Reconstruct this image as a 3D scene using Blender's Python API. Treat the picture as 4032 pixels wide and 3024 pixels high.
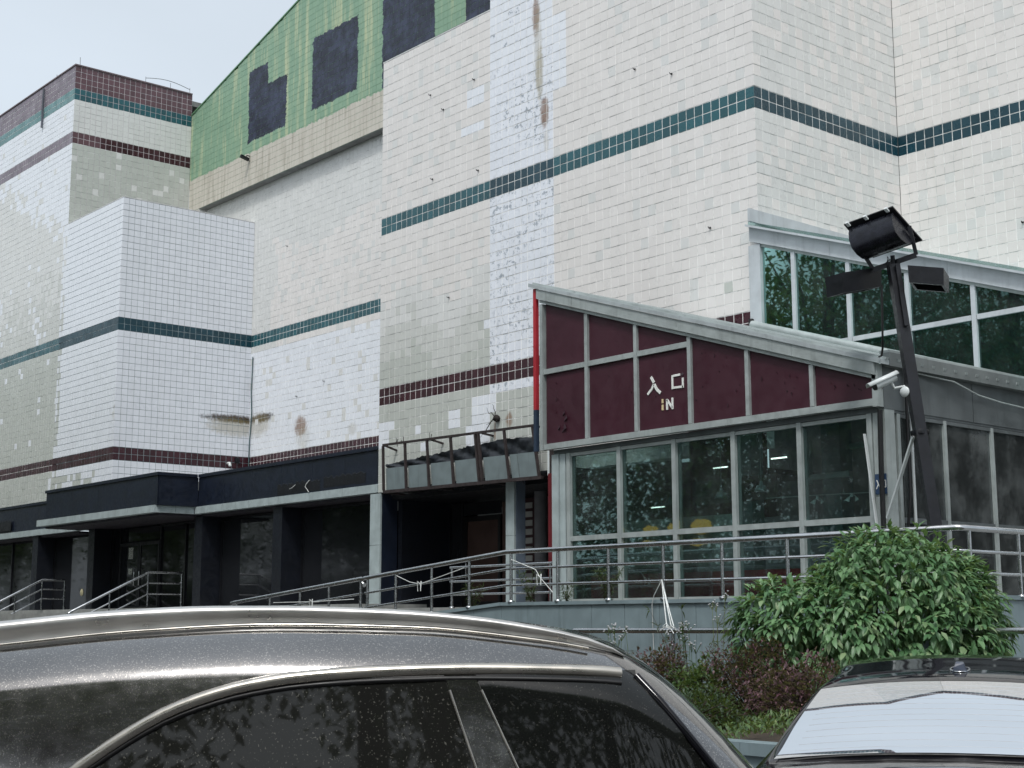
import bpy, bmesh, math, random
from mathutils import Vector, Matrix
R_ = math.radians
rng = random.Random(7)
sc = bpy.context.scene
C = sc.collection
for o in list(bpy.data.objects): bpy.data.objects.remove(o)

# ------------------------------------------------------------------ camera
# x runs along the facade, y into the building, z up; the photographer stands at (0,0)
HEAD = R_(49.53733); PITCH = R_(9.32546); ROLL = R_(-.105)
cam_d = bpy.data.cameras.new('camera'); cam = bpy.data.objects.new('camera', cam_d); C.objects.link(cam)
cam_d.lens = 51.145; cam_d.sensor_width = 36; cam_d.clip_start = .05; cam_d.clip_end = 3000
cam.matrix_world = Matrix.Translation((0, 0, 1.6)) @ Matrix.Rotation(HEAD, 4, 'Z') @ Matrix.Rotation(math.pi/2 + PITCH, 4, 'X') @ Matrix.Rotation(ROLL, 4, 'Z')
sc.camera = cam
sc.cycles.max_bounces = 5; sc.cycles.diffuse_bounces = 3; sc.cycles.glossy_bounces = 4; sc.cycles.transparent_max_bounces = 10
sc.render.resolution_x, sc.render.resolution_y = 1024, 768
RIGHT = Vector((math.cos(HEAD), math.sin(HEAD), 0)); FWD = Vector((-math.sin(HEAD), math.cos(HEAD), 0))
def cl(s, d, z=0.0): return RIGHT*s + FWD*d + Vector((0, 0, z))   # metres right / ahead of the photographer

# ------------------------------------------------------------------ sky, sun, exposure
SUN_EL = R_(57); SUN_DIR = Vector((.58, -.81, 0)).normalized()      # towards the sun
w = bpy.data.worlds.new('World'); sc.world = w; w.use_nodes = True
nt = w.node_tree; nt.nodes.clear()
out = nt.nodes.new('ShaderNodeOutputWorld'); bg = nt.nodes.new('ShaderNodeBackground')
sky = nt.nodes.new('ShaderNodeTexSky'); sky.sky_type = 'NISHITA'; sky.sun_disc = False
sky.sun_elevation = SUN_EL; sky.sun_rotation = math.atan2(SUN_DIR.x, SUN_DIR.y)
sky.air_density = 1.0; sky.dust_density = 4.5; sky.ozone_density = 1.2; sky.altitude = 50
hs = nt.nodes.new('ShaderNodeHueSaturation'); hs.inputs['Saturation'].default_value = .42
mx = nt.nodes.new('ShaderNodeMix'); mx.data_type = 'RGBA'; mx.inputs[0].default_value = .55
mx.inputs[7].default_value = (5.75, 6.5, 7.15, 1)                    # even overcast veil over the blue
nt.links.new(sky.outputs[0], hs.inputs['Color']); nt.links.new(hs.outputs[0], mx.inputs[6])
tcw = nt.nodes.new('ShaderNodeTexCoord'); nzw = nt.nodes.new('ShaderNodeTexNoise'); nzw.inputs['Scale'].default_value = 2.2; nzw.inputs['Detail'].default_value = 5
mpw = nt.nodes.new('ShaderNodeMapping'); mpw.inputs['Scale'].default_value = (1, 1, 2.5); nt.links.new(tcw.outputs['Generated'], mpw.inputs[0]); nt.links.new(mpw.outputs[0], nzw.inputs['Vector'])
mrw = nt.nodes.new('ShaderNodeMapRange'); mrw.inputs[1].default_value = .3; mrw.inputs[2].default_value = .7; mrw.inputs[3].default_value = .98; mrw.inputs[4].default_value = 1.09; nt.links.new(nzw.outputs['Fac'], mrw.inputs[0])
mlw = nt.nodes.new('ShaderNodeMix'); mlw.data_type = 'RGBA'; mlw.blend_type = 'MULTIPLY'; mlw.inputs[0].default_value = 1; nt.links.new(mx.outputs[2], mlw.inputs[6]); nt.links.new(mrw.outputs[0], mlw.inputs[7])
nt.links.new(mlw.outputs[2], bg.inputs[0]); bg.inputs[1].default_value = .15
nt.links.new(bg.outputs[0], out.inputs[0])
sun_d = bpy.data.lights.new('sun', 'SUN'); sun = bpy.data.objects.new('sun', sun_d); C.objects.link(sun)
sun_d.energy = 1.9; sun_d.angle = R_(11); sun_d.color = (1, .985, .96)
sdir = SUN_DIR*math.cos(SUN_EL) + Vector((0, 0, math.sin(SUN_EL)))
sun.rotation_euler = sdir.to_track_quat('Z', 'Y').to_euler(); sun.location = (0, 0, 40)
vs = sc.view_settings; vs.view_transform = 'Standard'; vs.look = 'None'; vs.gamma = 1; vs.exposure = 0.07
vs.use_curve_mapping = False

# ------------------------------------------------------------------ helpers
def S(r, g, b):
    f = lambda c: ((c/255+.055)/1.055)**2.4 if c > 10.3 else c/255/12.92
    return (f(r), f(g), f(b))
class N:
    """small node-graph writer"""
    def __init__(s, name):
        s.m = bpy.data.materials.new(name); s.m.use_nodes = True; s.t = s.m.node_tree
        s.b = s.t.nodes['Principled BSDF']; s._pos = None
    def n(s, kind, **k):
        x = s.t.nodes.new('ShaderNode'+kind)
        for a, v in k.items(): setattr(x, a, v)
        return x
    def put(s, sock, v):
        if isinstance(v, bpy.types.NodeSocket): s.t.links.new(v, sock)
        elif v is not None:
            if sock.type == 'RGBA' and len(v) == 3: v = (*v, 1)
            sock.default_value = v
    def pos(s):
        if s._pos is None: s._pos = s.n('NewGeometry').outputs['Position']
        return s._pos
    def math(s, op, a, b=None, c=None, clamp=False):
        x = s.n('Math', operation=op, use_clamp=clamp)
        for i, v in enumerate((a, b, c)):
            if v is not None: s.put(x.inputs[i], v)
        return x.outputs[0]
    def mix(s, f, a, b, mode='MIX'):
        x = s.n('Mix', data_type='RGBA', blend_type=mode); s.put(x.inputs[0], f); s.put(x.inputs[6], a); s.put(x.inputs[7], b)
        return x.outputs[2]
    def noise(s, scale, detail=3, rough=.55, stretch=None, vec=None, off=(0, 0, 0)):
        v = vec or s.pos()
        if stretch or off != (0, 0, 0):
            mp = s.n('Mapping'); s.t.links.new(v, mp.inputs[0]); mp.inputs['Location'].default_value = off
            if stretch: mp.inputs['Scale'].default_value = stretch
            v = mp.outputs[0]
        x = s.n('TexNoise'); s.t.links.new(v, x.inputs['Vector']); x.inputs['Scale'].default_value = scale
        x.inputs['Detail'].default_value = detail; x.inputs['Roughness'].default_value = rough
        return x.outputs['Fac']
    def ramp(s, v, lo, hi, a=0., b=1.):
        x = s.n('MapRange', interpolation_type='SMOOTHSTEP'); s.put(x.inputs[0], v)
        x.inputs[1].default_value = lo; x.inputs[2].default_value = hi; x.inputs[3].default_value = a; x.inputs[4].default_value = b
        return x.outputs[0]
    def xyz(s):
        x = s.n('SeparateXYZ'); s.t.links.new(s.pos(), x.inputs[0]); return x.outputs
    def set(s, color=None, rough=None, metal=None, **k):
        if color is not None: s.put(s.b.inputs['Base Color'], color)
        if rough is not None: s.put(s.b.inputs['Roughness'], rough)
        if metal is not None: s.put(s.b.inputs['Metallic'], metal)
        for a, v in k.items(): s.put(s.b.inputs[a.replace('_', ' ')], v)
        return s
    def bump(s, h, strength=.3, dist=.01):
        x = s.n('Bump'); x.inputs['Strength'].default_value = strength; x.inputs['Distance'].default_value = dist
        s.put(x.inputs['Height'], h); s.t.links.new(x.outputs[0], s.b.inputs['Normal']); return s
def plain(name, col, rough=.6, metal=0., var=.18, scale=3., streak=0., bump=.15, bscale=40., **k):
    g = N(name); c = col
    f = g.noise(scale, 4, .6)
    dark = tuple(v*(1-var) for v in col); lite = tuple(min(1, v*(1+var*.6)) for v in col)
    c = g.mix(g.ramp(f, .3, .7), dark, lite)
    if streak:
        q = g.noise(1.0, 5, .65, stretch=(7, 7, .55))
        c = g.mix(g.ramp(q, .52, .75, 0, streak), c, tuple(v*.45 for v in col))
    r = g.ramp(g.noise(scale*4, 3), .25, .75, max(.03, rough-.1), min(1, rough+.12))
    g.set(c, r, metal, **k)
    if bump: g.bump(g.noise(bscale, 4, .6), bump, .004)
    return g.m
def inv_t(p): return Matrix.Translation(-p.location)
def tag(o, label=None, cat=None, group=None, kind=None):
    for k, v in (('label', label), ('category', cat), ('group', group), ('kind', kind)):
        if v: o[k] = v
    return o
def thing(name, loc, label, cat, group=None, rotz=0.):
    o = bpy.data.objects.new(name, None); C.objects.link(o); o.location = loc; o.rotation_euler.z = rotz
    o.empty_display_size = .3; o['loc0'] = 0
    del o['loc0']
    return tag(o, label, cat, group)
class MB:
    """collects shapes; build() links them as ONE mesh object"""
    def __init__(s): s.v = []; s.f = []; s.sm = []; s.mi = []; s.cur = 0
    def add(s, vs, fs, smooth=False):
        b = len(s.v); s.v += [tuple(p) for p in vs]
        for f in fs: s.f.append(tuple(i+b for i in f)); s.sm.append(smooth); s.mi.append(s.cur)
        return s
    def box(s, x0, x1, y0, y1, z0, z1):
        return s.add([(x0,y0,z0),(x1,y0,z0),(x1,y1,z0),(x0,y1,z0),(x0,y0,z1),(x1,y0,z1),(x1,y1,z1),(x0,y1,z1)],
            [(0,3,2,1),(4,5,6,7),(0,1,5,4),(1,2,6,5),(2,3,7,6),(3,0,4,7)])
    def obox(s, c, ax, ay, az):
        """box about centre c with half-axis vectors"""
        c, ax, ay, az = map(Vector, (c, ax, ay, az)); P = []
        for k in (-1, 1):
            for i, j in ((-1,-1),(1,-1),(1,1),(-1,1)): P.append(c+ax*i+ay*j+az*k)
        return s.add(P, [(0,3,2,1),(4,5,6,7),(0,1,5,4),(1,2,6,5),(2,3,7,6),(3,0,4,7)])
    def bar(s, a, b, wx, wy, side=None):
        """rectangular bar from a to b"""
        a, b = Vector(a), Vector(b); d = (b-a); L = d.length; d.normalize()
        u = Vector(side) if side else (Vector((0,0,1)) if abs(d.z) < .9 else Vector((0,1,0)))
        u = (u-d*u.dot(d)).normalized(); v = d.cross(u)
        return s.obox((a+b)/2, u*wx/2, v*wy/2, d*L/2)
    def prism(s, poly, axis, a, b):
        """poly: 2D points; extruded along axis from a to b"""
        def P(p, t): return {'x': (t, p[0], p[1]), 'y': (p[0], t, p[1]), 'z': (p[0], p[1], t)}[axis]
        n = len(poly); vs = [P(p, a) for p in poly]+[P(p, b) for p in poly]
        return s.add(vs, [tuple(range(n))[::-1], tuple(range(n, 2*n))]+[(i, (i+1) % n, n+(i+1) % n, n+i) for i in range(n)])
    def tube(s, path, r, n=8, caps=True, close=False):
        path = [Vector(p) for p in path]; rr = r if isinstance(r, (list, tuple)) else [r]*len(path)
        vs = []; fs = []; prev = None
        for i, p in enumerate(path):
            d = (path[min(i+1, len(path)-1)]-path[max(i-1, 0)]).normalized()
            u = prev-d*prev.dot(d) if prev is not None else (Vector((0,0,1)).cross(d) if abs(d.z) < .95 else Vector((1,0,0)).cross(d))
            u.normalize(); prev = u; v = d.cross(u)
            for k in range(n):
                a = 2*math.pi*k/n; vs.append(p+(u*math.cos(a)+v*math.sin(a))*rr[i])
        for i in range(len(path)-1):
            for k in range(n):
                a = i*n+k; b = i*n+(k+1) % n; fs.append((a, b, b+n, a+n))
        s.add(vs, fs, True)
        if caps:
            m = len(path)-1
            s.add(vs[:n], [tuple(range(n))[::-1]]); s.add(vs[m*n:], [tuple(range(n))])
        return s
    def lathe(s, c, prof, n=16, axis=(0,0,1)):
        """prof: (radius, height) pairs about an axis through c"""
        c = Vector(c); d = Vector(axis).normalized(); u = d.orthogonal().normalized(); v = d.cross(u); vs = []; fs = []
        for r, h in prof:
            for k in range(n):
                a = 2*math.pi*k/n; vs.append(c+d*h+(u*math.cos(a)+v*math.sin(a))*r)
        for i in range(len(prof)-1):
            for k in range(n): a = i*n+k; b = i*n+(k+1) % n; fs.append((a, b, b+n, a+n))
        return s.add(vs, fs, True)
    def grid(s, rows, smooth=True, flip=False):
        n = len(rows[0]); vs = [p for r in rows for p in r]; fs = []
        for i in range(len(rows)-1):
            for k in range(n-1):
                q = (i*n+k, i*n+k+1, (i+1)*n+k+1, (i+1)*n+k); fs.append(q[::-1] if flip else q)
        return s.add(vs, fs, smooth)
    def mesh(s, name, mats):
        me = bpy.data.meshes.new(name); me.from_pydata(s.v, [], s.f)
        for m in (mats if isinstance(mats, (list, tuple)) else [mats]): me.materials.append(m)
        me.polygons.foreach_set('use_smooth', s.sm); me.polygons.foreach_set('material_index', s.mi); me.update()
        return me
    def build(s, name, mat, parent=None, local=False, bevel=0., **k):
        o = bpy.data.objects.new(name, s.mesh(name, mat)); C.objects.link(o)
        if parent:
            o.parent = parent
            if not local and parent.type == 'EMPTY': o.matrix_parent_inverse = inv_t(parent)
        if bevel:
            b = o.modifiers.new('bevel', 'BEVEL'); b.width = bevel; b.segments = 2; b.limit_method = 'ANGLE'
        return tag(o, **k)
def one(name, mat, parent, fn, **k):
    m = MB(); fn(m); return m.build(name, mat, parent, **k)
def bx(name, mat, parent, *a, **k): return MB().box(*a).build(name, mat, parent, **k)
def copy_tree(o, parent=None):
    c = o.copy(); C.objects.link(c); c.parent = parent
    for ch in list(o.children): copy_tree(ch, c)
    return c
def text_mesh(name, body, mat, parent, size, mw, extrude=.004, **k):
    cu = bpy.data.curves.new(name, 'FONT'); cu.body = body; cu.size = size; cu.extrude = extrude; cu.align_x = 'CENTER'; cu.align_y = 'CENTER'
    to = bpy.data.objects.new(name, cu); C.objects.link(to)
    dg = bpy.context.evaluated_depsgraph_get(); me = bpy.data.meshes.new_from_object(to.evaluated_get(dg))
    bpy.data.objects.remove(to); me.materials.clear(); me.materials.append(mat); me.transform(mw)
    o = bpy.data.objects.new(name, me); C.objects.link(o); o.parent = parent
    if parent and parent.type == 'EMPTY': o.matrix_parent_inverse = inv_t(parent)
    return tag(o, **k)

# ------------------------------------------------------------------ materials
def ell(g, stains, c, ucoord):
    """brown run-off marks: (u, z, ru, rz, strength, colour)"""
    X = g.xyz(); nz = g.noise(9, 4, .6); 
    for (u, z, ru, rz, st, col) in stains:
        a = g.math('DIVIDE', g.math('SUBTRACT', X[ucoord], u), ru); b = g.math('DIVIDE', g.math('SUBTRACT', X[2], z), rz)
        d = g.math('ADD', g.math('MULTIPLY', a, a), g.math('MULTIPLY', b, b))
        d = g.math('ADD', d, g.math('MULTIPLY', g.math('SUBTRACT', nz, .5), 1.3))
        c = g.mix(g.ramp(d, 1.0, .1, 0, st), c, col)
    return c
RUST = S(124, 90, 62); SOOT = S(58, 46, 38); OLIVE = S(150, 140, 105)
STAINS_Y = [(-22.62, 14.75, .15, .6, .8, RUST), (-22.5, 13.4, .15, .8, .6, OLIVE), (-22.35, 12.45, .17, .45, .85, RUST), (-22.3, 11.8, .1, .35, .3, OLIVE), (-22.55, 14.0, .16, 1.2, .35, OLIVE),
            (-42.4, 8.42, .95, .20, 1, SOOT), (-42.6, 8.2, .9, .5, .45, OLIVE), (-39.95, 7.9, .45, .42, .8, RUST), (-39.8, 7.5, .5, .5, .25, OLIVE), (-37, 7.5, .3, .25, .3, OLIVE),
            (-23.55, 5.9, .14, .2, .75, RUST), (-24.02, 5.7, .05, .3, .6, RUST)]
STAINS_X = [(24.7, 8.42, 1.7, .18, 1, SOOT), (24.5, 8.15, 1.3, .4, .5, OLIVE)]
def tile_mat(name, col, var=.05, rough=.32, dirt=.10, chips=0., stain=None, ucoord=0, sheen=None):
    g = N(name)
    at = g.n('Attribute', attribute_name='tint'); oi = g.n('ObjectInfo')
    t = g.math('FRACT', g.math('ADD', at.outputs['Fac'], oi.outputs['Random']))
    c = g.mix(t, tuple(v*(1-var) for v in col), tuple(min(1, v*(1+var)) for v in col))
    big = g.noise(.55, 4, .6); run = g.noise(1.0, 5, .65, stretch=(6, 6, .35))
    c = g.mix(g.ramp(big, .35, .75, 0, dirt), c, tuple(v*.72 for v in col))
    c = g.mix(g.ramp(run, .5, .8, 0, dirt*2.0), c, (col[0]*.70, col[1]*.69, col[2]*.62))
    c = g.mix(g.ramp(g.noise(14, 4, .6), .62, .78, 0, dirt*1.5), c, tuple(v*.6 for v in col))
    if chips:
        q = g.noise(7, 4, .75, off=(3, 1, 5)); q2 = g.noise(.9, 2, .5)
        c = g.mix(g.math('MULTIPLY', g.ramp(q, .53, .60), g.ramp(q2, .40, .62, .08, .9), clamp=True), c, S(140, 150, 160))
    if stain: c = ell(g, stain, c, ucoord)
    g.set(c, g.ramp(g.noise(3, 3), .3, .7, rough-.08, rough+.14))
    return g.m
TM = {
 'warm': tile_mat('tile_warm_white', S(223, 220, 217), .03, stain=STAINS_Y), 'cool': tile_mat('tile_cool_white', S(226, 230, 236), .025, .26, .06, stain=STAINS_Y),
 'mid2': tile_mat('tile_grey_sage', S(200, 202, 198), .035, dirt=.12), 'mid': tile_mat('tile_pale_grey', S(213, 214, 212), .035), 'sage': tile_mat('tile_sage_grey', S(186, 190, 184), .04, dirt=.12, stain=STAINS_Y),
 'beige': tile_mat('tile_beige_grey', S(198, 195, 188), .05, .4, .2), 'chip': tile_mat('tile_chipped_white', S(226, 230, 237), .03, .3, .08, chips=1., stain=STAINS_Y),
 'coolx': tile_mat('tile_cool_white_side', S(222, 226, 233), .03, .26, .09, stain=STAINS_X, ucoord=1),
 'teal': tile_mat('tile_teal', S(34, 84, 92), .22, .26, .1), 'teald': tile_mat('tile_dark_teal', S(24, 60, 72), .2, .26, .1),
 'tealf': tile_mat('tile_teal_glare', S(98, 136, 138), .14, .4, .12), 'maroon': tile_mat('tile_maroon', S(58, 28, 36), .25, .28, .1),
 'marf': tile_mat('tile_maroon_glare', S(122, 112, 122), .14, .4, .12), 'marl': tile_mat('tile_worn_maroon', S(92, 66, 72), .2, .36, .2),  # the pale teal and pale maroon have glare painted into their colour
}
def green_mat():
    g = N('tile_green_paint'); X = g.xyz(); wob = g.noise(4.5, 6, .72); wx = g.math('MULTIPLY', g.math('SUBTRACT', wob, .5), .42)
    x = g.math('ADD', X[0], wx); z = g.math('ADD', X[2], g.math('MULTIPLY', wx, .8))
    at = g.n('Attribute', attribute_name='tint')
    c = g.mix(at.outputs['Fac'], S(126, 158, 134), S(135, 166, 140))
    c = g.mix(g.ramp(g.noise(1, 5, .7, stretch=(3.2, 1, .22)), .50, .66, 0, .85), c, S(186, 194, 158))
    c = g.mix(g.ramp(g.noise(1.4, 4, .7), .55, .8, 0, .5), c, S(108, 144, 122))
    c = g.mix(g.ramp(g.noise(5, 4, .75), .66, .74, 0, .6), c, S(74, 112, 98))
    def rect(x0, x1, z0, z1):
        a = g.math('MULTIPLY', g.math('GREATER_THAN', x, x0), g.math('LESS_THAN', x, x1))
        b = g.math('MULTIPLY', g.math('GREATER_THAN', z, z0), g.math('LESS_THAN', z, z1))
        return g.math('MULTIPLY', a, b)
    m = rect(-43.3, -40.8, 18.22, 20.05)
    for r in ((-43.3, -42.05, 20.0, 20.85), (-39.2, -36.55, 18.28, 20.77), (-35.2, -32.54, 17.9, 23.5), (-31.04, -28.2, 17.9, 23.5)):
        m = g.math('MAXIMUM', m, rect(*r))
    nv = g.mix(g.ramp(g.noise(2.2, 6, .75), .38, .66), S(26, 31, 48), S(58, 66, 90)); nv = g.mix(g.ramp(g.noise(1, 5, .7, stretch=(9, 9, .8)), .5, .7, 0, .6), nv, S(34, 38, 52))
    nv = g.mix(g.ramp(g.noise(12, 3, .6), .6, .75, 0, .5), nv, S(74, 80, 94))
    c = g.mix(m, c, nv)
    low = g.math('LESS_THAN', z, 17.84)
    bg_ = g.mix(g.ramp(g.noise(1, 5, .65, stretch=(5, 5, .4)), .45, .75), S(198, 193, 182), S(160, 154, 140))
    c = g.mix(low, c, bg_)
    g.set(c, .55); g.bump(g.noise(9, 3), .15, .01)
    return g.m
TM['green'] = green_mat()
def grout(name, a, b, thr=.5, soft=.12):
    g = N(name); f = g.ramp(g.noise(2.1, 5, .75), thr-soft, thr+soft); g.set(g.mix(f, a, b), .85); return g.m
GR = {'dark': grout('grout_dark', S(104, 120, 124), S(158, 168, 172)), 'light': grout('grout_light', S(222, 222, 218), S(200, 200, 194)),
      'mixed': grout('grout_mixed', S(182, 185, 183), S(242, 242, 240), .46, .10), 'green': grout('grout_painted', S(134, 168, 138), S(120, 156, 128)),
      'pink': grout('grout_pinkish', S(206, 198, 200), S(182, 178, 182)),
      'joint': grout('joint_dark', S(160, 164, 162), S(236, 236, 234), .48, .09), 'jointd': grout('joint_dark_green', S(92, 110, 114), S(140, 152, 156), .55, .1)}
navy = plain('navy_panel', S(19, 27, 42), .42, var=.25, streak=.3, bump=.05)
navy_c = plain('navy_column', S(13, 18, 28), .5, var=.25)
navy_d = plain('navy_dark', S(12, 14, 20), .5, var=.3)
stone = plain('stone_trim', S(160, 172, 173), .55, var=.16, streak=.35)
stone_w = plain('stone_cladding', S(122, 138, 143), .5, var=.14, scale=2, streak=.35, bump=.2)
concrete = plain('concrete', S(140, 142, 140), .8, var=.2, streak=.3, bump=.3)
alu = plain('aluminium_frame', S(168, 176, 175), .42, .25, var=.14, streak=.45)
alu_d = plain('grey_metal', S(104, 110, 112), .45, .3, var=.2, streak=.4)
alu_w = plain('white_painted_metal', S(186, 192, 196), .4, 0, var=.1, streak=.3)
steel = plain('stainless_steel', S(186, 188, 190), .2, 1., var=.1, bump=0)
steel_d = plain('dull_steel', S(150, 150, 150), .3, 1., var=.2, bump=0)
rustm = plain('rusty_steel', S(52, 44, 44), .75, .2, var=.45, scale=9, bump=.4)
black = plain('black_metal', S(22, 24, 30), .4, .2, var=.35, scale=6, streak=.2)
blackp = plain('black_plastic', S(14, 14, 16), .45)
whitep = plain('white_plastic', S(200, 206, 206), .35, var=.06)
red = plain('red_paint', S(168, 42, 52), .45, var=.12); redd = plain('dark_red_wall', S(92, 18, 26), .5, var=.2)
maroonp = plain('maroon_panel', S(60, 24, 37), .5, var=.12, scale=1.2, streak=.12, bump=.04)
asphalt = plain('asphalt', (.05, .05, .052), .9, var=.3, scale=8, bump=.5, bscale=120)
soil = plain('soil', S(62, 52, 42), .95, var=.4, scale=6, bump=.6)
roofing = plain('roof_membrane', S(120, 122, 120), .85, var=.2)
film = plain('black_film', S(34, 38, 44), .4, var=.5, scale=9, bump=.6, bscale=14)
greyp = plain('grey_board', S(112, 124, 126), .5, var=.15, streak=.55)
def darkglass(name, col, rough=.03, spec=.5):
    g = N(name); g.set(g.mix(g.ramp(g.noise(.8, 4), .3, .7), col, tuple(v*1.6 for v in col)), g.ramp(g.noise(3, 3), .3, .8, rough, rough+.06)); g.b.inputs['IOR'].default_value = 1.34
    return g.m
def seeglass(name, tint, refl=.18, dust=.06, rcol=(.86, .95, .93), fm=1.25):
    """pane: tinted see-through plus mirror reflection rising towards grazing view, thin dust film"""
    g = N(name); t = g.t; o = t.nodes['Material Output']; t.nodes.remove(g.b)
    tr = g.n('BsdfTransparent'); g.put(tr.inputs[0], tint); gl = g.n('BsdfGlossy'); gl.inputs['Roughness'].default_value = .015; g.put(gl.inputs[0], rcol)
    lw = g.n('Fresnel'); lw.inputs[0].default_value = 1.5
    f = g.math('ADD', g.math('MULTIPLY', lw.outputs[0], fm), refl, clamp=True)
    bp = g.n('Bump'); bp.inputs['Strength'].default_value = .01; bp.inputs['Distance'].default_value = .01; t.links.new(g.noise(.8, 2), bp.inputs['Height']); t.links.new(bp.outputs[0], gl.inputs['Normal'])
    m = g.n('MixShader'); g.put(m.inputs[0], f); t.links.new(tr.outputs[0], m.inputs[1]); t.links.new(gl.outputs[0], m.inputs[2])
    df = g.n('BsdfDiffuse'); g.put(df.inputs[0], (.42, .45, .45)); m2 = g.n('MixShader')
    g.put(m2.inputs[0], g.ramp(g.noise(1.3, 5, .7), .35, .8, dust*.3, dust*1.6)); t.links.new(m.outputs[0], m2.inputs[1]); t.links.new(df.outputs[0], m2.inputs[2])
    t.links.new(m2.outputs[0], o.inputs[0]); return g.m
glass_e = seeglass('entrance_glass', (.70, .82, .81), .0, .04, fm=.8)
glass_u = seeglass('green_glass', (.07, .20, .18), .05, .04, (.42, .72, .66))
glass_s = seeglass('return_glass', (.22, .26, .28), .02, .16)
glass_n = darkglass('shop_glass', (.010, .011, .013))
# ------------------------------------------------------------------ ground
def struct(name, m, mat): o = m.build(name, mat); o['kind'] = 'structure'; return o
struct('ground', MB().box(-400, 400, -400, 400, -.3, 0), asphalt)
m = MB(); m.box(-9.75, 60, 13.7, 60, .002, .01); struct('pavement', m, concrete)

# ------------------------------------------------------------------ the tiled building
P = .2106; ZT = 11.372; ZM = 7.16
YM = 20.0; XM = -16.56; YR = 25.08; YG = 24.77; YB = 20.17; XB = -43.2; XT = -47.52; Y2 = 24.48
BLD = thing('tiled_building', (-30, 24, 0), 'large windowless building clad in white tiles with teal and maroon bands and a green gable', 'building')
F_ = 1024*51.145/36
def cam_px(p):
    q = Vector(p)-Vector((0, 0, 1.6)); cp, sp = math.cos(PITCH), math.sin(PITCH)
    f = FWD*cp+Vector((0, 0, sp)); u = Vector((0, 0, cp))-FWD*sp; d = q.dot(f)
    if d < .1: return None
    return 512+F_*q.dot(RIGHT)/d, 384-F_*q.dot(u)/d, d
ALLT = []     # every tile: (share of the picture, class, wall index, record)
WALLS = []
def tilewall(axis, plane, u0, u1, segs, kindfn=None, gr='mixed', topfn=None, name='wall', depth=.28, ends=(0, 0), hide=None, colw=P):
    """segs: (z0, z1, kind) from the bottom up; tiles stand 6 mm proud of the recessed joints"""
    z0, z1 = segs[0][0], max(s[1] for s in segs); g0 = plane+.006*(1 if axis == 'y' else -1)
    m = MB()
    if topfn is None:
        if axis == 'y': m.box(u0+ends[0], u1+ends[1], g0, g0+depth, z0, z1-.003)
        else: m.box(g0-depth, g0, u0+ends[0], u1+ends[1], z0, z1-.003)
    else:
        m.prism([(u0, z0), (u1, z0), (u1, topfn(u1)-.003), (u0, topfn(u0)-.003)], 'y', g0, g0+depth)
    if gr in ('mixed', 'dark', 'pink'):        # horizontal joints weather darker than the vertical ones
        m.cur = 1; ff = g0-.0012*(1 if axis == 'y' else -1)
        for (a, b, kind) in segs:
            nr = max(1, round((b-a)/P)); rh = (b-a)/nr
            for r in range(1 if a > z0 and kind[:3] in ('tea', 'mar') else 0, nr+1 if kind[:3] not in ('tea', 'mar') else 1):
                z = a+r*rh; q = [(u0, z-.0075), (u1-.013, z-.0075), (u1-.013, z+.0075), (u0, z+.0075)]
                if r == 0 and a == z0 or z > z1-.02: continue
                m.add([(u, ff, zz_) if axis == 'y' else (ff, u+.013 if u == u0 else u, zz_) for u, zz_ in q], [(0, 1, 2, 3)])
        m.cur = 0
    wall = m.build(name, [GR[gr], GR['jointd' if gr == 'dark' else 'joint']], BLD); wi = len(WALLS); WALLS.append(wall)
    nc = max(1, round((u1-u0)/colw)); cw = (u1-u0)/nc
    for (a, b, kind) in segs:
        nr = max(1, round((b-a)/P)); rh = (b-a)/nr
        for r in range(nr):
            for c in range(nc):
                g = .0085 if kind[:3] in ('tea', 'mar') else .004 if kind == 'green' else .0078 if axis == 'y' and plane == YM and -24.2 < u0+c*cw < -21.98 else .0058
                ua, ub = u0+c*cw+g, u0+(c+1)*cw-g; za, zb = a+r*rh+g, a+(r+1)*rh-g; uc = (ua+ub)/2; zc = (za+zb)/2
                k = kindfn(uc, zc, kind, c, r) if kindfn else kind
                if k is None: continue
                tl = tr = zb
                if topfn:
                    tl, tr = min(zb, topfn(ua)), min(zb, topfn(ub))
                    if min(tl, tr) < za+.02: continue
                pt = (uc, plane, zc) if axis == 'y' else (plane, uc, zc); q = cam_px(pt); area = 0
                if q and -5 < q[0] < 1029 and -5 < q[1] < 773 and tl == tr == zb and not (hide and hide(uc, zc)):
                    area = 1/q[2]**2
                cls = 'teal_tile' if k.startswith('teal') else 'maroon_tile' if k.startswith('mar') else 'green_tile' if k == 'green' else 'tile'
                ALLT.append((area, cls, wi, (axis, plane, ua, ub, za, zb, tl, tr, k)))
    return wall
def hsh(*a): return random.Random(hash(tuple(round(v*7.3, 1) for v in a))).random()
def patch(u, z, rects):
    return any(r[0] <= u <= r[1] and r[2] <= z <= r[3] for r in rects)
BAND = lambda lo, hi, base: [(lo, ZM-2*P, base), (ZM-2*P, ZM, 'maroon'), (ZM, ZT-2*P, base), (ZT-2*P, ZT, 'teal'), (ZT, hi, base)]
PAT0 = [(-25.7, -25.2, 5.84, 6.33), (-24.8, -24.1, 5.84, 6.55), (-28.4, -27.86, 5.6, 6.33), (-28.4, -27.66, 6.1, 6.33), (-25.0, -24.3, 5.2, 5.84), (-24.45, -24.2, 8.0, 8.25)]
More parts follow.
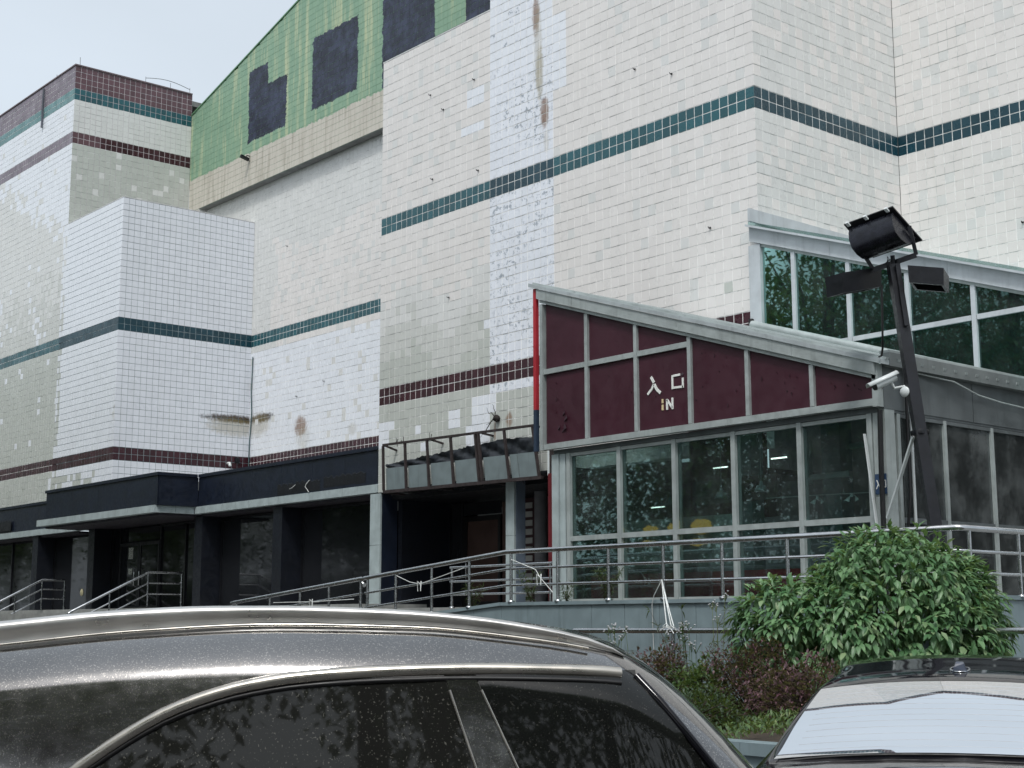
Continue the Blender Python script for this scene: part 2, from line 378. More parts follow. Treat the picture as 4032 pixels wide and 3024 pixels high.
def k_m0(u, z, k, c, r):
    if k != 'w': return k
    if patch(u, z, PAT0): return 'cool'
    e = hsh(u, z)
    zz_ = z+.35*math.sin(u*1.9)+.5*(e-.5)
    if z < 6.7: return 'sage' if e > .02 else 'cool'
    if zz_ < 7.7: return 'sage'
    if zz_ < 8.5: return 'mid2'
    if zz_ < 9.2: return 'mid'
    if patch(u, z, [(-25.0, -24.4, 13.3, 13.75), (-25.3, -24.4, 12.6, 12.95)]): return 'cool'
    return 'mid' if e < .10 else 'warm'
hid = lambda u, z: z < 5.75 or (u > -18.3 and z < 7.3-.33*(u+18.3))
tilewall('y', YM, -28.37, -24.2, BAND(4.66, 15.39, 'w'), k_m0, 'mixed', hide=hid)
def k_m1(u, z, k, c, r):
    if u < -21.98:
        if k == 'teal': return 'teald'
        if k == 'w':
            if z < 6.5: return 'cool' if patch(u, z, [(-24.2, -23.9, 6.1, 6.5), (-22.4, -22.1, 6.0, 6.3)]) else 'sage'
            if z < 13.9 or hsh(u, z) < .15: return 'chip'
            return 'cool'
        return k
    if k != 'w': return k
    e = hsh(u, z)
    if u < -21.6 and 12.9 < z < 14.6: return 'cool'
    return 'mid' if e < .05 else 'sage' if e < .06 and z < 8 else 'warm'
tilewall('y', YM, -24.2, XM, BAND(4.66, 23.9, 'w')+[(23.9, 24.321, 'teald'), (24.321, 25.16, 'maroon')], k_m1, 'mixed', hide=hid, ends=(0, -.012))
vary = lambda a, b, p: (lambda u, z, k, c, r: k if k != 'w' else (b if hsh(u, z) < p else a))
tilewall('x', XM, YM, Y2, [(6.0, ZT-2*P, 'w'), (ZT-2*P, ZT, 'teald'), (ZT, 23.9, 'w'), (23.9, 24.321, 'teald'), (24.321, 25.16, 'maroon')], vary('mid', 'warm', .3), 'mixed', ends=(.02, 0), hide=lambda u, z: z < 9.0)
tilewall('y', Y2, XM, -4.0, [(6.0, ZT-2*P, 'w'), (ZT-2*P, ZT, 'teald'), (ZT, 23.9, 'w'), (23.9, 24.321, 'teald'), (24.321, 25.16, 'maroon')], vary('warm', 'mid', .12), 'mixed', hide=lambda u, z: z < 8.95-.357*(u+16.3), ends=(.01, 0))
# recess behind, lower shop roof in front of it
def k_rec(u, z, k, c, r):
    if k != 'w': return k
    if z < 10.73: return 'cool' if hsh(u, z) > .07 else 'mid'
    return 'mid' if z > 14.2+.4*math.sin(u) or u < -41.8+.3*math.sin(z*2) or hsh(u, z) < .12 else 'warm'
tilewall('y', YR, XT+.05, -27.9, BAND(5.9, 16.9, 'w'), k_rec, 'mixed')
# green painted gable on a beam over the recess
gtop = lambda u: min(20.57+.28*(u+46.86), 26.5)
tilewall('y', YG, XT, -23.9, [(16.62, 16.62+47*P, 'green')], None, 'green', topfn=gtop, name='gable_wall', depth=.3)
tilewall('y', YG, XT, -46.72, [(14.6, 16.615, 'beige')], None, 'mixed', name='pier', depth=.3)
# projecting block
def k_blk(u, z, k, c, r): return k if k != 'w' else ('cool' if z > 6.5 else 'sage' if hsh(u, z) < .6 and u < -44.5 else 'cool')
tilewall('y', YB, -47.85, XB, BAND(5.6, 15.374, 'w')[:3]+[(ZT-2*P, ZT, 'teald'), (ZT, 15.374, 'w')], k_blk, 'dark', ends=(0, -.012))
tilewall('x', XB, YB, YR, [(5.6, 6.1, 'sage'), (6.1, ZM-2*P, 'coolx'), (ZM-2*P, ZM, 'maroon'), (ZM, ZT-2*P, 'coolx'), (ZT-2*P, ZT, 'teald'), (ZT, 15.374, 'coolx')], None, 'dark', ends=(.02, 0))
# tower and the long wall to its left
def k_left(u, z, k, c, r):
    if k == 'w':
        e = hsh(u, z)
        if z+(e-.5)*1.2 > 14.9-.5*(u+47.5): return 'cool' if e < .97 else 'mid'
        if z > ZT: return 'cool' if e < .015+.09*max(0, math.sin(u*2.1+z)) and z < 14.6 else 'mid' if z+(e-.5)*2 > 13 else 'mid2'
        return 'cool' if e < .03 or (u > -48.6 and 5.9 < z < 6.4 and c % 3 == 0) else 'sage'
    return k
TW = [(18.34, 18.765, 'marf'), (18.765, 19.947, 'w'), (19.947, 20.368, 'tealf'), (20.368, 21.21, 'marf')]  # tower front bands, paled in colour to stand for glare
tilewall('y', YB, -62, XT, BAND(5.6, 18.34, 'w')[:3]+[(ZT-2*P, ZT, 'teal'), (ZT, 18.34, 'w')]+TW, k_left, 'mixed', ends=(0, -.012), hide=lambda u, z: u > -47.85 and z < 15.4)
def k_tow(u, z, k, c, r):
    if k == 'marl' and u > 21.2: return 'marl' if z > 19 else 'maroon'
    if k == 'w': return 'mid' if z > 18.7 or hsh(u, z) < .06 else 'sage'
    return k
tilewall('x', XT, YB, YG, [(15.3, 18.34, 'w'), (18.34, 18.765, 'marl'), (18.765, 19.947, 'w'), (19.947, 20.368, 'teal'), (20.368, 21.21, 'marl')], k_tow, 'pink', ends=(.02, 0))
# the 300 tiles of each colour that show largest are objects; the rest of a wall is one field of tiles
ALLT.sort(key=lambda t: -t[0]); cnt = {}; fields = {}; cache = {}
def tile_shape(axis, w, h, key):
    k = (axis, round(w, 3), round(h, 3), key)
    if k not in cache:
        b = MB(); d = .006; hw, hh = w/2, h/2; e = .002
        if axis == 'y': fr = [(-hw+e, -d, -hh+e), (hw-e, -d, -hh+e), (hw-e, -d, hh-e), (-hw+e, -d, hh-e)]; bk = [(-hw, 0, -hh), (hw, 0, -hh), (hw, 0, hh), (-hw, 0, hh)]
        else: fr = [(d, -hw+e, -hh+e), (d, hw-e, -hh+e), (d, hw-e, hh-e), (d, -hw+e, hh-e)]; bk = [(0, -hw, -hh), (0, hw, -hh), (0, hw, hh), (0, -hw, hh)]
        b.add(fr+bk, [(0, 1, 2, 3), (4, 5, 1, 0), (5, 6, 2, 1), (6, 7, 3, 2), (7, 4, 0, 3)]); cache[k] = b.mesh('tile', TM[key])
    return cache[k]
for (area, cls, wi, rec) in ALLT:
    axis, plane, ua, ub, za, zb, tl, tr, k = rec; n = cnt.get(cls, 0)
    if area > 0 and n < 300 and cls != 'green_tile':
        cnt[cls] = n+1; o = bpy.data.objects.new(cls, tile_shape(axis, ub-ua, zb-za, k)); C.objects.link(o)
        off = .006+rng.uniform(-.0012, .0012)
        o.location = ((ua+ub)/2, plane+off, (za+zb)/2) if axis == 'y' else (plane-off, (ua+ub)/2, (za+zb)/2)
        o.parent = WALLS[wi]; o.matrix_parent_inverse = Matrix.Translation((30, -24, 0)).inverted() if False else Matrix.Identity(4)
        continue
    fields.setdefault(wi, []).append(rec)
for wi, recs in fields.items():
    b = MB(); keys = []; tint = []
    for (axis, plane, ua, ub, za, zb, tl, tr, k) in recs:
        if k not in keys: keys.append(k)
        b.cur = keys.index(k); pr = rng.uniform(-.0015, .0015); e = .002
        if axis == 'y':
            f, q = plane+pr, plane+.0062
            vs_ = [(ua+e, f, za+e), (ub-e, f, za+e), (ub-e, f, tr-e), (ua+e, f, tl-e), (ua, q, za), (ub, q, za), (ub, q, tr), (ua, q, tl)]
        else:
            f, q = plane-pr, plane-.0062
            vs_ = [(f, ua+e, za+e), (f, ub-e, za+e), (f, ub-e, tr-e), (f, ua+e, tl-e), (q, ua, za), (q, ub, za), (q, ub, tr), (q, ua, tl)]
        b.add(vs_, [(0, 1, 2, 3), (4, 5, 1, 0), (5, 6, 2, 1), (6, 7, 3, 2), (7, 4, 0, 3)]); t = rng.random(); tint += [t]*5
    o = b.build('tile_field', [TM[k] for k in keys], WALLS[wi], kind='stuff')
    a = o.data.attributes.new('tint', 'FLOAT', 'FACE'); a.data.foreach_set('value', tint)
# volumes behind the walls: roofs, returns that face away, beam soffit
for q in ((-28.36, -24.21, YM+.3, 30, 15.0, 15.3), (-47.8, XB-.3, YB+.3, YR, 15.0, 15.25), (-62, XT-.3, YB+.3, 30, 20.9, 21.1), (-24.19, XM-.3, YM+.3, 34, 24.7, 25.0), (XM+.02, -4, Y2+.3, 34, 24.7, 25.0), (XB+.02, -28.4, YM+.4, YR-.02, 5.4, 5.66)):
    bx('roof', roofing, BLD, *q)
m = MB(); m.box(-28.366, -28.1, YM+.32, YR-.02, 4.7, 15.0); m.box(-24.196, -23.9, YM+.32, 30, 15.32, 24.6); m.box(-62, -28.4, 30, 30.3, 0, 20); m.box(-28, -4, 34, 34.3, 0, 24.6); m.box(-4.3, -4.01, Y2+.32, 34, 0, 24.6)
m.build('rear_wall', concrete, BLD)
bx('beam_soffit', concrete, BLD, XT+.35, -28.4, YG+.02, YR-.01, 16.60, 16.64)
# coping lips on the parapets
m = MB(); m.box(-62, XT+.03, YB-.03, YB+.25, 21.212, 21.26); m.box(XT-.25, XT+.03, YB+.26, YG-.01, 21.212, 21.26); m.build('coping', plain('coping_dark', S(110, 96, 100), .7), BLD)
m = MB(); m.box(-28.38, -24.2, YM-.005, YM+.3, 15.392, 15.42); m.box(-47.83, XB+.005, YB-.005, YB+.3, 15.376, 15.40); m.box(XB-.3, XB+.005, YB+.31, YR-.01, 15.376, 15.40); m.build('coping', plain('coping_pale', S(205, 206, 206), .6), BLD)
m = MB(); m.add([(XT, YG-.03, gtop(XT)+.0), (-26, YG-.03, gtop(-26)), (-26, YG+.33, gtop(-26)), (XT, YG+.33, gtop(XT)), (XT, YG-.03, gtop(XT)+.05), (-26, YG-.03, gtop(-26)+.05), (-26, YG+.33, gtop(-26)+.05), (XT, YG+.33, gtop(XT)+.05)], [(0,3,2,1),(4,5,6,7),(0,1,5,4),(1,2,6,5),(2,3,7,6),(3,0,4,7)])
m.build('coping', plain('coping_green', S(96, 138, 104), .7), BLD)
# small fixings
m = MB(); m.tube([(-43.02, YR-.04, 10.6), (-43.05, YR-.05, 9.4), (-43.0, YR-.04, 8.6), (-43.08, YR-.05, 7.6), (-43.1, YR-.04, 6.75)], .022, 6); m.build('cable', plain('cable_grey', S(70, 92, 96), .6), BLD)
for (x, y, z) in ((-25.65, YM, 8.94), (-24.75, YM, 13.9), (-26.4, YM, 14.0), (-25.9, YM, 13.5), (-24.6, YM, 11.7), (-26.3, YM, 11.9), (-19.6, YM, 12.6), (-17.7, YM, 8.9), (-18.6, YM, 12.2), (-40.2, YR, 8.9), (-38.6, YR, 9.2), (-41.0, YR, 14.1), (-13.9, Y2, 9.0), (-13.2, Y2, 10.8), (-12.7, Y2, 9.1)):
    m = MB(); m.lathe((x, y-.012, z), [(.001, -.0), (.022, 0), (.022, .01), (.001, .01)], 8, (0, -1, 0)); m.tube([(x, y-.01, z), (x, y-.06, z-.012), (x, y-.07, z+.02)], .009, 6); m.build('wall_hook', black, BLD)
m = MB(); m.tube([(-43.15, YG, 17.72), (-43.15, YG-.12, 17.72), (-43.15, YG-.14, 17.66)], .02, 6); m.obox((-43.15, YG-.2, 17.62), (.05, 0, 0), (0, .16, -.04), (0, .012, .05)); m.build('floodlight', black, BLD)
m = MB(); m.tube([(XB, 24.3, 6.9), (XB+.12, 24.3, 6.9), (XB+.15, 24.3, 6.8)], .05, 8); m.build('pipe_elbow', whitep, BLD)
bx('vent', black, BLD, XB, XB+.05, 24.55, 24.72, 6.95, 7.12)
m = MB(); m.tube([(-50.2, YB-.06, 21.1), (-50.2, YB-.06, 19.6)], .04, 6); m.build('downpipe', plain('pipe_dull', S(84, 88, 98), .6), BLD)
m = MB()
for t in range(9): pass
m.tube([(XT-.1, 22.9+.2*i, 21.45+.12*math.sin(i*.36)) for i in range(10)], .012, 5)
for y in (22.9, 23.9, 24.7): m.tube([(XT-.1, y, 21.22), (XT-.1, y, 21.5)], .01, 5)
m.tube([(-47.4, YB+.1, 21.2), (-47.42, YB+.1, 21.5)], .012, 5); m.tube([(-49.4, YB+.1, 21.2), (-49.42, YB+.1, 21.45)], .012, 5)
m.build('lightning_wire', steel_d, BLD)
# dead vine stub on the wall above the awning frame
m = MB(); vr = random.Random(3)
m.lathe((-23.9, YM, 5.96), [(.001, .13), (.07, .10), (.085, .05), (.06, 0)], 8, (0, -1, 0))
for k in range(4):
    p = Vector((-23.9, YM-.1, 5.96)); path = [p]; a = vr.uniform(-1, 1)
    d = Vector((-1 if k < 4 else .5, -.25, (-.75, .55, -.55, .9)[k]))*(.085, .06, .05, .035)[k]
    for i in range(5): p = p+d+Vector((vr.uniform(-.05, .05), vr.uniform(-.02, .02), vr.uniform(-.06, .06))); path.append(p)
    m.tube(path, [.014, .012, .010, .008, .005, .003], 5)
m.build('vine_stub', plain('dead_wood', S(38, 32, 30), .9), BLD)
# ------------------------------------------------------------------ shop under the tiled walls (left)
SHOP = thing('shopfront', (-40, 21, 2.09), 'vacant shopfront with navy fascia, pale stone strip and black glass', 'shop')
ZF0, ZF1 = 4.87, 5.70
def panels(name, x0, x1, y0, y1, z0, z1, mat, par, pitch, gap=.006):
    n = max(1, round((x1-x0)/pitch)); w_ = (x1-x0)/n
    for i in range(n): bx(name, mat, par, x0+i*w_+gap/2, x0+(i+1)*w_-gap/2, y0, y1, z0, z1)
panels('fascia_panel', -44.94, -37.31, 18.80, 20.0, ZF0, ZF1, navy, SHOP, 1.9)
panels('fascia_panel', -37.27, -28.38, 20.05, 20.4, ZF0, ZF1, navy, SHOP, 1.5)
panels('fascia_panel', -62, -44.98, 20.11, 20.4, ZF0-.08, ZF1-.06, navy, SHOP, 1.9)
bx('fascia_return', navy, SHOP, -37.30, -37.275, 18.83, 20.04, ZF0, ZF1)
m = MB(); m.box(-44.98, -37.24, 18.76, 20.0, 5.702, 5.79); m.box(-37.235, -28.36, 20.01, 20.4, 5.702, 5.79); m.box(-62, -44.99, 20.07, 20.4, 5.642, 5.73)
m.build('fascia_cap', navy, SHOP)
def strip(x0, x1, y0, y1, z0, z1, pitch): panels('stone_strip', x0, x1, y0, y1, z0, z1, stone, SHOP, pitch, .012)
strip(-45.49, -37.36, 18.74, 18.97, 4.67, 4.868, 1.62)
strip(-37.33, -28.38, 19.99, 20.2, 4.67, 4.868, 1.49); strip(-62, -44.7, 20.05, 20.22, 4.59, 4.788, 1.2)
for a, b in ((18.96, 19.4), (19.41, 19.98)): bx('stone_strip', stone, SHOP, -37.56, -37.36, a, b, 4.67, 4.868)
soff = plain('soffit_board', S(58, 54, 62), .6, var=.25, streak=.2)
for i in range(6): bx('soffit_board', soff, SHOP, -45.3+i*1.3, -45.3+i*1.3+1.29, 18.96, 21.4, 4.60, 4.668)
bx('soffit_board', soff, SHOP, -37.3, -28.5, 20.19, 21.4, 4.60, 4.668); bx('soffit_board', soff, SHOP, -62, -45.5, 20.19, 21.4, 4.52, 4.588)
for a in (-49.07, -44.6, -37.57, -33.3): bx('column', navy_c, SHOP, a, a+.45, 20.12, 20.80, 1.95, 4.6)
def stone_col(x0, x1, y0, y1, par):
    bx('column', stone, par, x0, x1, y0, y0+.05, 1.95, 3.42); bx('column', stone, par, x0, x1, y0, y0+.05, 3.428, 4.64)
    bx('column_side', navy, par, x0+.02, x1+.004, y0+.052, y1, 1.95, 4.62)
stone_col(-28.68, -28.27, 20.0, 20.5, SHOP)
def bay(x0, x1, y, z0, z1, n, par, mat=None, fr=None, fw=.06):
    """glazed bay: frame bars and panes"""
    fr = fr or navy_d; mat = mat or glass_n; w_ = (x1-x0)/n
    for i in range(n+1): bx('mullion', fr, par, x0+i*w_-fw/2, x0+i*w_+fw/2, y-.05, y+.05, z0, z1)
    bx('head_rail', fr, par, x0, x1, y-.045, y+.045, z1-fw, z1-.001); bx('sill_rail', fr, par, x0, x1, y-.045, y+.045, z0+.001, z0+fw)
    for i in range(n): bx('pane', mat, par, x0+i*w_+fw/2, x0+(i+1)*w_-fw/2, y-.006, y+.006, z0+fw, z1-fw)
bay(-62, -49.1, 20.75, 2.0, 4.58, 4, SHOP); bay(-48.58, -44.65, 20.75, 2.0, 4.58, 1, SHOP); bay(-44.1, -43.5, 20.75, 2.0, 4.58, 1, SHOP)
bay(-40.75, -37.6, 20.75, 2.0, 4.58, 2, SHOP); bay(-37.05, -33.35, 20.75, 2.0, 4.58, 1, SHOP); bay(-32.8, -28.72, 20.75, 2.0, 4.58, 1, SHOP)
# double door with notices
for i, (a, b) in enumerate(((-43.47, -42.12), (-42.1, -40.78))):
    d = bx('door', glass_n, SHOP, a+.09, b-.09, 20.700, 20.715, 2.12, 4.0)
    m = MB(); m.box(a, a+.09, 20.680, 20.740, 2.02, 4.1); m.box(b-.09, b, 20.680, 20.740, 2.02, 4.1); m.box(a+.091, b-.091, 20.680, 20.740, 4.0, 4.1); m.box(a+.091, b-.091, 20.680, 20.740, 2.02, 2.14); m.build('door_frame', navy_d, d)
    m = MB(); x = b-.16 if i == 0 else a+.16; m.tube([(x, 20.680, 2.75), (x, 20.610, 2.77), (x, 20.610, 3.25), (x, 20.680, 3.27)], .018, 6); m.build('handle', steel, d)
bx('transom', glass_n, SHOP, -43.4, -40.8, 20.710, 20.720, 4.14, 4.55)
nb = N('notice_paper'); nb.set(nb.mix(nb.ramp(nb.noise(22, 2, .4, stretch=(1, 1, 2.6)), .5, .58), S(205, 208, 200), S(110, 112, 110)), .8)
bx('notice', nb.m, SHOP, -42.86, -42.56, 20.692, 20.696, 3.6, 3.95); bx('notice', nb.m, SHOP, -42.84, -42.58, 20.692, 20.696, 3.12, 3.3)
m = MB(); m.lathe((-46.3, 20.735, 2.62), [(.001, .01), (.11, .008), (.12, 0)], 12, (0, -1, 0)); m.build('sticker', plain('sticker', S(205, 196, 160), .6), SHOP)
bx('shop_interior', plain('dark_interior', S(20, 21, 24), .9), SHOP, -62, -28.8, 23.2, 23.4, 2, 4.6)
# ragged dark ghost of the removed fascia letters, with a loose wire
def ghost(x0, x1, za, zb, seed):
    r = random.Random(seed); n = 40; top = []; bot = []
    for i in range(n+1):
        x = x0+(x1-x0)*i/n; top.append((x, zb+r.uniform(-.035, .03)+.02*math.sin(i*1.1))); bot.append((x, za+r.uniform(-.01, .01)))
    m = MB(); m.grid([[(x, 20.046, z) for x, z in bot], [(x, 20.046, z) for x, z in top]], False)
    m.grid([[(x, 20.046, z) for x, z in top], [(x, 20.049, z+.012) for x, z in top]], False); return m
ghost(-33.0, -30.95, 4.91, 5.17, 1).build('letter_ghost', navy_d, SHOP); ghost(-30.8, -28.95, 4.95, 5.2, 2).build('letter_ghost', navy_d, SHOP)
ghost(-52.6, -50.9, 4.86, 5.2, 3).build('letter_ghost', navy_d, SHOP)
wirew = plain('white_wire', S(190, 192, 190), .5)
m = MB(); m.tube([(-31.45, 20.04, 5.19), (-31.53, 20.0, 5.1), (-31.56, 19.99, 5.03), (-31.45, 19.98, 4.95), (-31.36, 19.97, 4.88)], .012, 5); m.tube([(-32.1, 20.03, 5.12), (-32.2, 20.0, 5.05), (-32.32, 20.0, 5.03)], .01, 5); m.tube([(-52.1, 20.1, 5.15), (-52.25, 20.05, 5.0), (-52.15, 20.04, 4.85)], .012, 5); m.build('loose_wire', wirew, SHOP)

# ------------------------------------------------------------------ open doorway under the main wall
DOOR = thing('recessed_doorway', (-25, 22, 1.95), 'dark recessed doorway with black framed glass doors between stone columns', 'doorway')
stone_col(-23.66, -23.39, 20.0, 20.26, DOOR)
bx('column_side', plain('blue_grey_paint', S(96, 108, 122), .6, streak=.2), DOOR, -23.386, -23.37, 20.055, 20.30, 1.95, 4.6)
bx('ceiling', navy_d, DOOR, -28.2, -18.4, 20.3, 24.0, 4.5, 4.6)
bx('side_wall', navy_c, DOOR, -28.25, -28.1, 20.52, 22.3, 1.95, 4.5)
bx('back_wall', plain('dark_grey_wall', S(96, 88, 90), .8), DOOR, -26.1, -18.4, 22.55, 22.7, 1.95, 4.5)
bx('red_wall', redd, DOOR, -21.25, -20.8, 19.05, 19.2, 1.92, 4.5)
bay(-28.1, -27.6, 22.0, 1.98, 4.5, 1, DOOR)
brown = darkglass('brown_glass', (.05, .032, .028), .05)
for a, b in ((-27.55, -26.15),):
    d = bx('door', brown, DOOR, a+.14, b-.1, 21.97, 21.985, 2.1, 4.0)
    m = MB(); m.box(a, a+.14, 21.94, 22.02, 1.98, 4.12); m.box(b-.1, b, 21.94, 22.02, 1.98, 4.12); m.box(a+.141, b-.101, 21.94, 22.02, 4.0, 4.12); m.box(a+.141, b-.101, 21.94, 22.02, 1.98, 2.1); m.build('door_frame', blackp, d)
    m = MB(); m.tube([(a+.2, 21.94, 2.6), (a+.2, 21.87, 2.62), (a+.2, 21.87, 3.1), (a+.2, 21.94, 3.12)], .02, 6); m.build('handle', steel, d)
m = MB(); m.box(-27.55, -26.15, 21.97, 21.985, 4.15, 4.45); m.build('transom', glass_n, DOOR)
bay(-29.85, -28.3, 22.0, 1.98, 4.5, 1, DOOR); bx('pane', brown, DOOR, -26.1, -25.55, 21.96, 21.975, 2.0, 4.4)
bx('sign_board', plain('dark_maroon_board', S(46, 16, 22), .5), DOOR, -25.3, -24.72, 21.85, 21.9, 1.98, 4.42)
grl = plain('light_box', S(150, 150, 148), .5, var=.3)
for i in range(12): bx('plaque', grl, DOOR, -25.14, -24.9, 21.835, 21.848, 4.18-i*.2, 4.18-i*.2+.13)
bx('grey_wall', plain('grey_paint', S(98, 98, 104), .8), DOOR, -23.3, -21.15, 22.3, 22.5, 3.7, 4.5)
bx('pane', glass_n, DOOR, -23.3, -22.4, 22.4, 22.42, 1.98, 3.7); bx('pane', glass_n, DOOR, -22.3, -21.15, 22.4, 22.42, 1.98, 3.7)
bx('mullion', alu_d, DOOR, -22.39, -22.31, 22.36, 22.46, 1.98, 3.7)
m = MB(); m.lathe((-23.05, 22.38, 3.1), [(.001, .006), (.3, .006), (.3, 0)], 20, (0, -1, 0)); m.build('round_sticker', plain('pale_sticker', S(150, 160, 162), .5), DOOR)
m = MB(); m.tube([(-24.35, 21.6, 1.95), (-24.35, 21.6, 4.5)], .14, 12); m.build('pipe_column', plain('grey_column', S(104, 104, 108), .6, streak=.3), DOOR)

# ------------------------------------------------------------------ rusty awning frame with grey boards
AWN = thing('awning_frame', (-25, 19.7, 4.5), 'rusty bare awning frame holding grey boards and torn black film above the doorway', 'awning')
ax0, ax1 = -27.62, -22.10; top_y, bot_y = 19.60, 19.60
atop = lambda t: Vector((ax0+(ax1-ax0-.15)*t, top_y, 5.70-.09*t)); abot = lambda t: Vector((ax0+.06+(ax1-ax0)*t, bot_y, 4.60-.08*t))
one('top_bar', rustm, AWN, lambda m: m.bar(atop(0), atop(1), .05, .05)); one('bottom_bar', rustm, AWN, lambda m: m.bar(abot(0), abot(1), .07, .07))
AT = [0, .16, .315, .475, .635, .655, .815, .985]
for t in AT: one('upright', rustm, AWN, lambda m: m.bar(abot(t)+Vector((0, -.01, .036)), atop(t)-Vector((0, 0, .026)), .05, .05, (1, 0, 0)))
def on(t, s): return abot(t).lerp(atop(t), s)
for a, b in ((.01, .15), (.17, .305), (.325, .465), (.485, .625), (.665, .805), (.825, .865), (.872, .975)):
    n = Vector((0, -1, 0)); p = [on(a, .04), on(b, .04), on(b, .50), on(a, .50)]; q = [v-n*.02+Vector((0, .05, 0)) for v in p]
    m = MB(); m.add([v+Vector((0, .03, 0)) for v in p]+q, [(0, 1, 2, 3), (7, 6, 5, 4), (0, 4, 5, 1), (1, 5, 6, 2), (2, 6, 7, 3), (3, 7, 4, 0)]); m.build('board', greyp, AWN)
rr = random.Random(11); rows = []
for j in range(7):
    row = []
    for i in range(60):
        t = i/59*.985; s = .47+.058*j*(.35+.65*min(1, t*1.3)); p = on(t, min(.95, s)); row.append(p+Vector((0, .09+rr.uniform(-.03, .03)+.03*math.sin(i*.7+j), rr.uniform(-.02, .02))))
    rows.append(row)
MB().grid(rows).build('torn_film', film, AWN)
for t in (0, .33, .66, .98): one('strut', rustm, AWN, lambda m: m.bar(atop(t)+Vector((0, .02, 0)), (atop(t).x, YM-.001, 5.6), .04, .04)); one('strut', rustm, AWN, lambda m: m.bar(abot(t)+Vector((0, .036, 0)), (abot(t).x, YM+.2, 4.57), .05, .05))
bx('soffit', navy_d, AWN, -27.5, -21.2, 19.66, 20.25, 4.62, 4.66)
m = MB()
for i in range(8): t = .05+i*.12; p = on(t, 0); m.tube([p, p+Vector((.02, 0, -.08)), p+Vector((.06, 0, -.1))], .008, 4)
for i in range(26): p = atop(rr.choice((.15, .34, .1)))+Vector((rr.uniform(-.07, .07), 0, 0)); m.tube([p, p+Vector((rr.uniform(-.12, .12), rr.uniform(-.05, .05), rr.uniform(-.1, .14)))], .008, 4)
m.build('bent_wire', rustm, AWN)
bx('side_board', plain('white_board', S(200, 206, 206), .5, streak=.5), AWN, -21.9, -21.2, 19.62, 19.66, 4.55, 5.35)
bx('upright', rustm, AWN, -21.75, -21.69, 19.54, 19.6, 4.5, 5.4)

# ------------------------------------------------------------------ entrance pavilion
YE = 16.2; XE = -11.41; X0 = -18.24
ENT = thing('entrance_pavilion', (-15, 18, 1.92), 'glazed entrance pavilion with sloping roof and maroon panels over grey mullions', 'pavilion')
rz = lambda x: 7.24+(5.045-7.24)*(x+18.23)/6.76            # roof line
# roof sheet with ribs along the slope
th = .07
m = MB(); xs = (-18.42, -11.30)
P0 = [(xs[0], 16.08), (xs[1], 16.08), (xs[1], 19.88), (xs[0], 19.88)]
m.add([(x, y, rz(x)+.005) for x, y in P0]+[(x, y, rz(x)+th) for x, y in P0], [(0, 3, 2, 1), (4, 5, 6, 7), (0, 1, 5, 4), (1, 2, 6, 5), (2, 3, 7, 6), (3, 0, 4, 7)])
rf = m.build('roof', plain('zinc_roof', S(176, 184, 186), .5, .2, var=.15, streak=.4), ENT)
for i in range(14):
    y = 16.2+i*.27; m = MB(); m.bar((xs[0]+.01, y, rz(xs[0])+th+.012), (xs[1]+.02, y, rz(xs[1])+th+.012), .035, .06); m.build('roof_rib', alu, rf)
m = MB(); m.tube([(-16.6, 19.80, rz(-16.6)+.14), (-11.33, 19.80, rz(-11.33)+.14)], .075, 10); m.build('ridge_flashing', alu, rf)
# sloped fascia along the top of the panels
def slopebar(x0, x1, dz0, dz1, y0, y1, nm, mat): 
    m = MB(); m.add([(x0, y0, rz(x0)+dz0), (x1, y0, rz(x1)+dz0), (x1, y1, rz(x1)+dz0), (x0, y1, rz(x0)+dz0), (x0, y0, rz(x0)+dz1), (x1, y0, rz(x1)+dz1), (x1, y1, rz(x1)+dz1), (x0, y1, rz(x0)+dz1)], [(0,3,2,1),(4,5,6,7),(0,1,5,4),(1,2,6,5),(2,3,7,6),(3,0,4,7)])
    return m.build(nm, mat, ENT)
for a, b in ((-18.24, -17.35), (-17.345, -15.0), (-14.995, -12.8), (-12.795, -11.43)): slopebar(a, b, -.17, .0, 16.10, 16.22, 'fascia', alu)
slopebar(-18.2, -11.44, -.23, -.175, 16.14, 16.22, 'fascia_trim', alu)
mull = [-17.07, -15.94, -14.80, -13.67, -12.51]
for x in mull: bx('mullion', alu, ENT, x-.035, x+.035, 16.15, 16.24, 4.56, rz(x)-.235)
bx('end_post', alu, ENT, -18.20, -18.13, 16.14, 16.26, 4.46, rz(-18.13)-.24); bx('end_post', alu, ENT, -11.50, XE, 16.14, 16.26, 4.44, rz(-11.45)-.02)
m = MB(); m.box(-18.12, -11.505, 16.15, 16.26, 4.46, 4.555); m.build('bottom_rail', alu, ENT)
for a, b in ((-18.125, -17.11), (-17.03, -15.98), (-15.90, -14.84)): bx('transom', alu, ENT, a, b, 16.16, 16.24, 5.745, 5.83)
ed = [-18.13]+mull+[-11.5]
for i in range(6):
    a, b = ed[i]+.036, ed[i+1]-.036; t0, t1 = rz(a)-.22, rz(b)-.22
    parts = [(4.55, 5.75), (5.825, None)] if i < 3 else [(4.55, None)]
    for z0, z1 in parts:
        m = MB(); m.prism([(a, z0), (b, z0), (b, z1 or t1), (a, z1 or t0)], 'y', 16.20, 16.225); m.build('maroon_panel', maroonp, ENT)
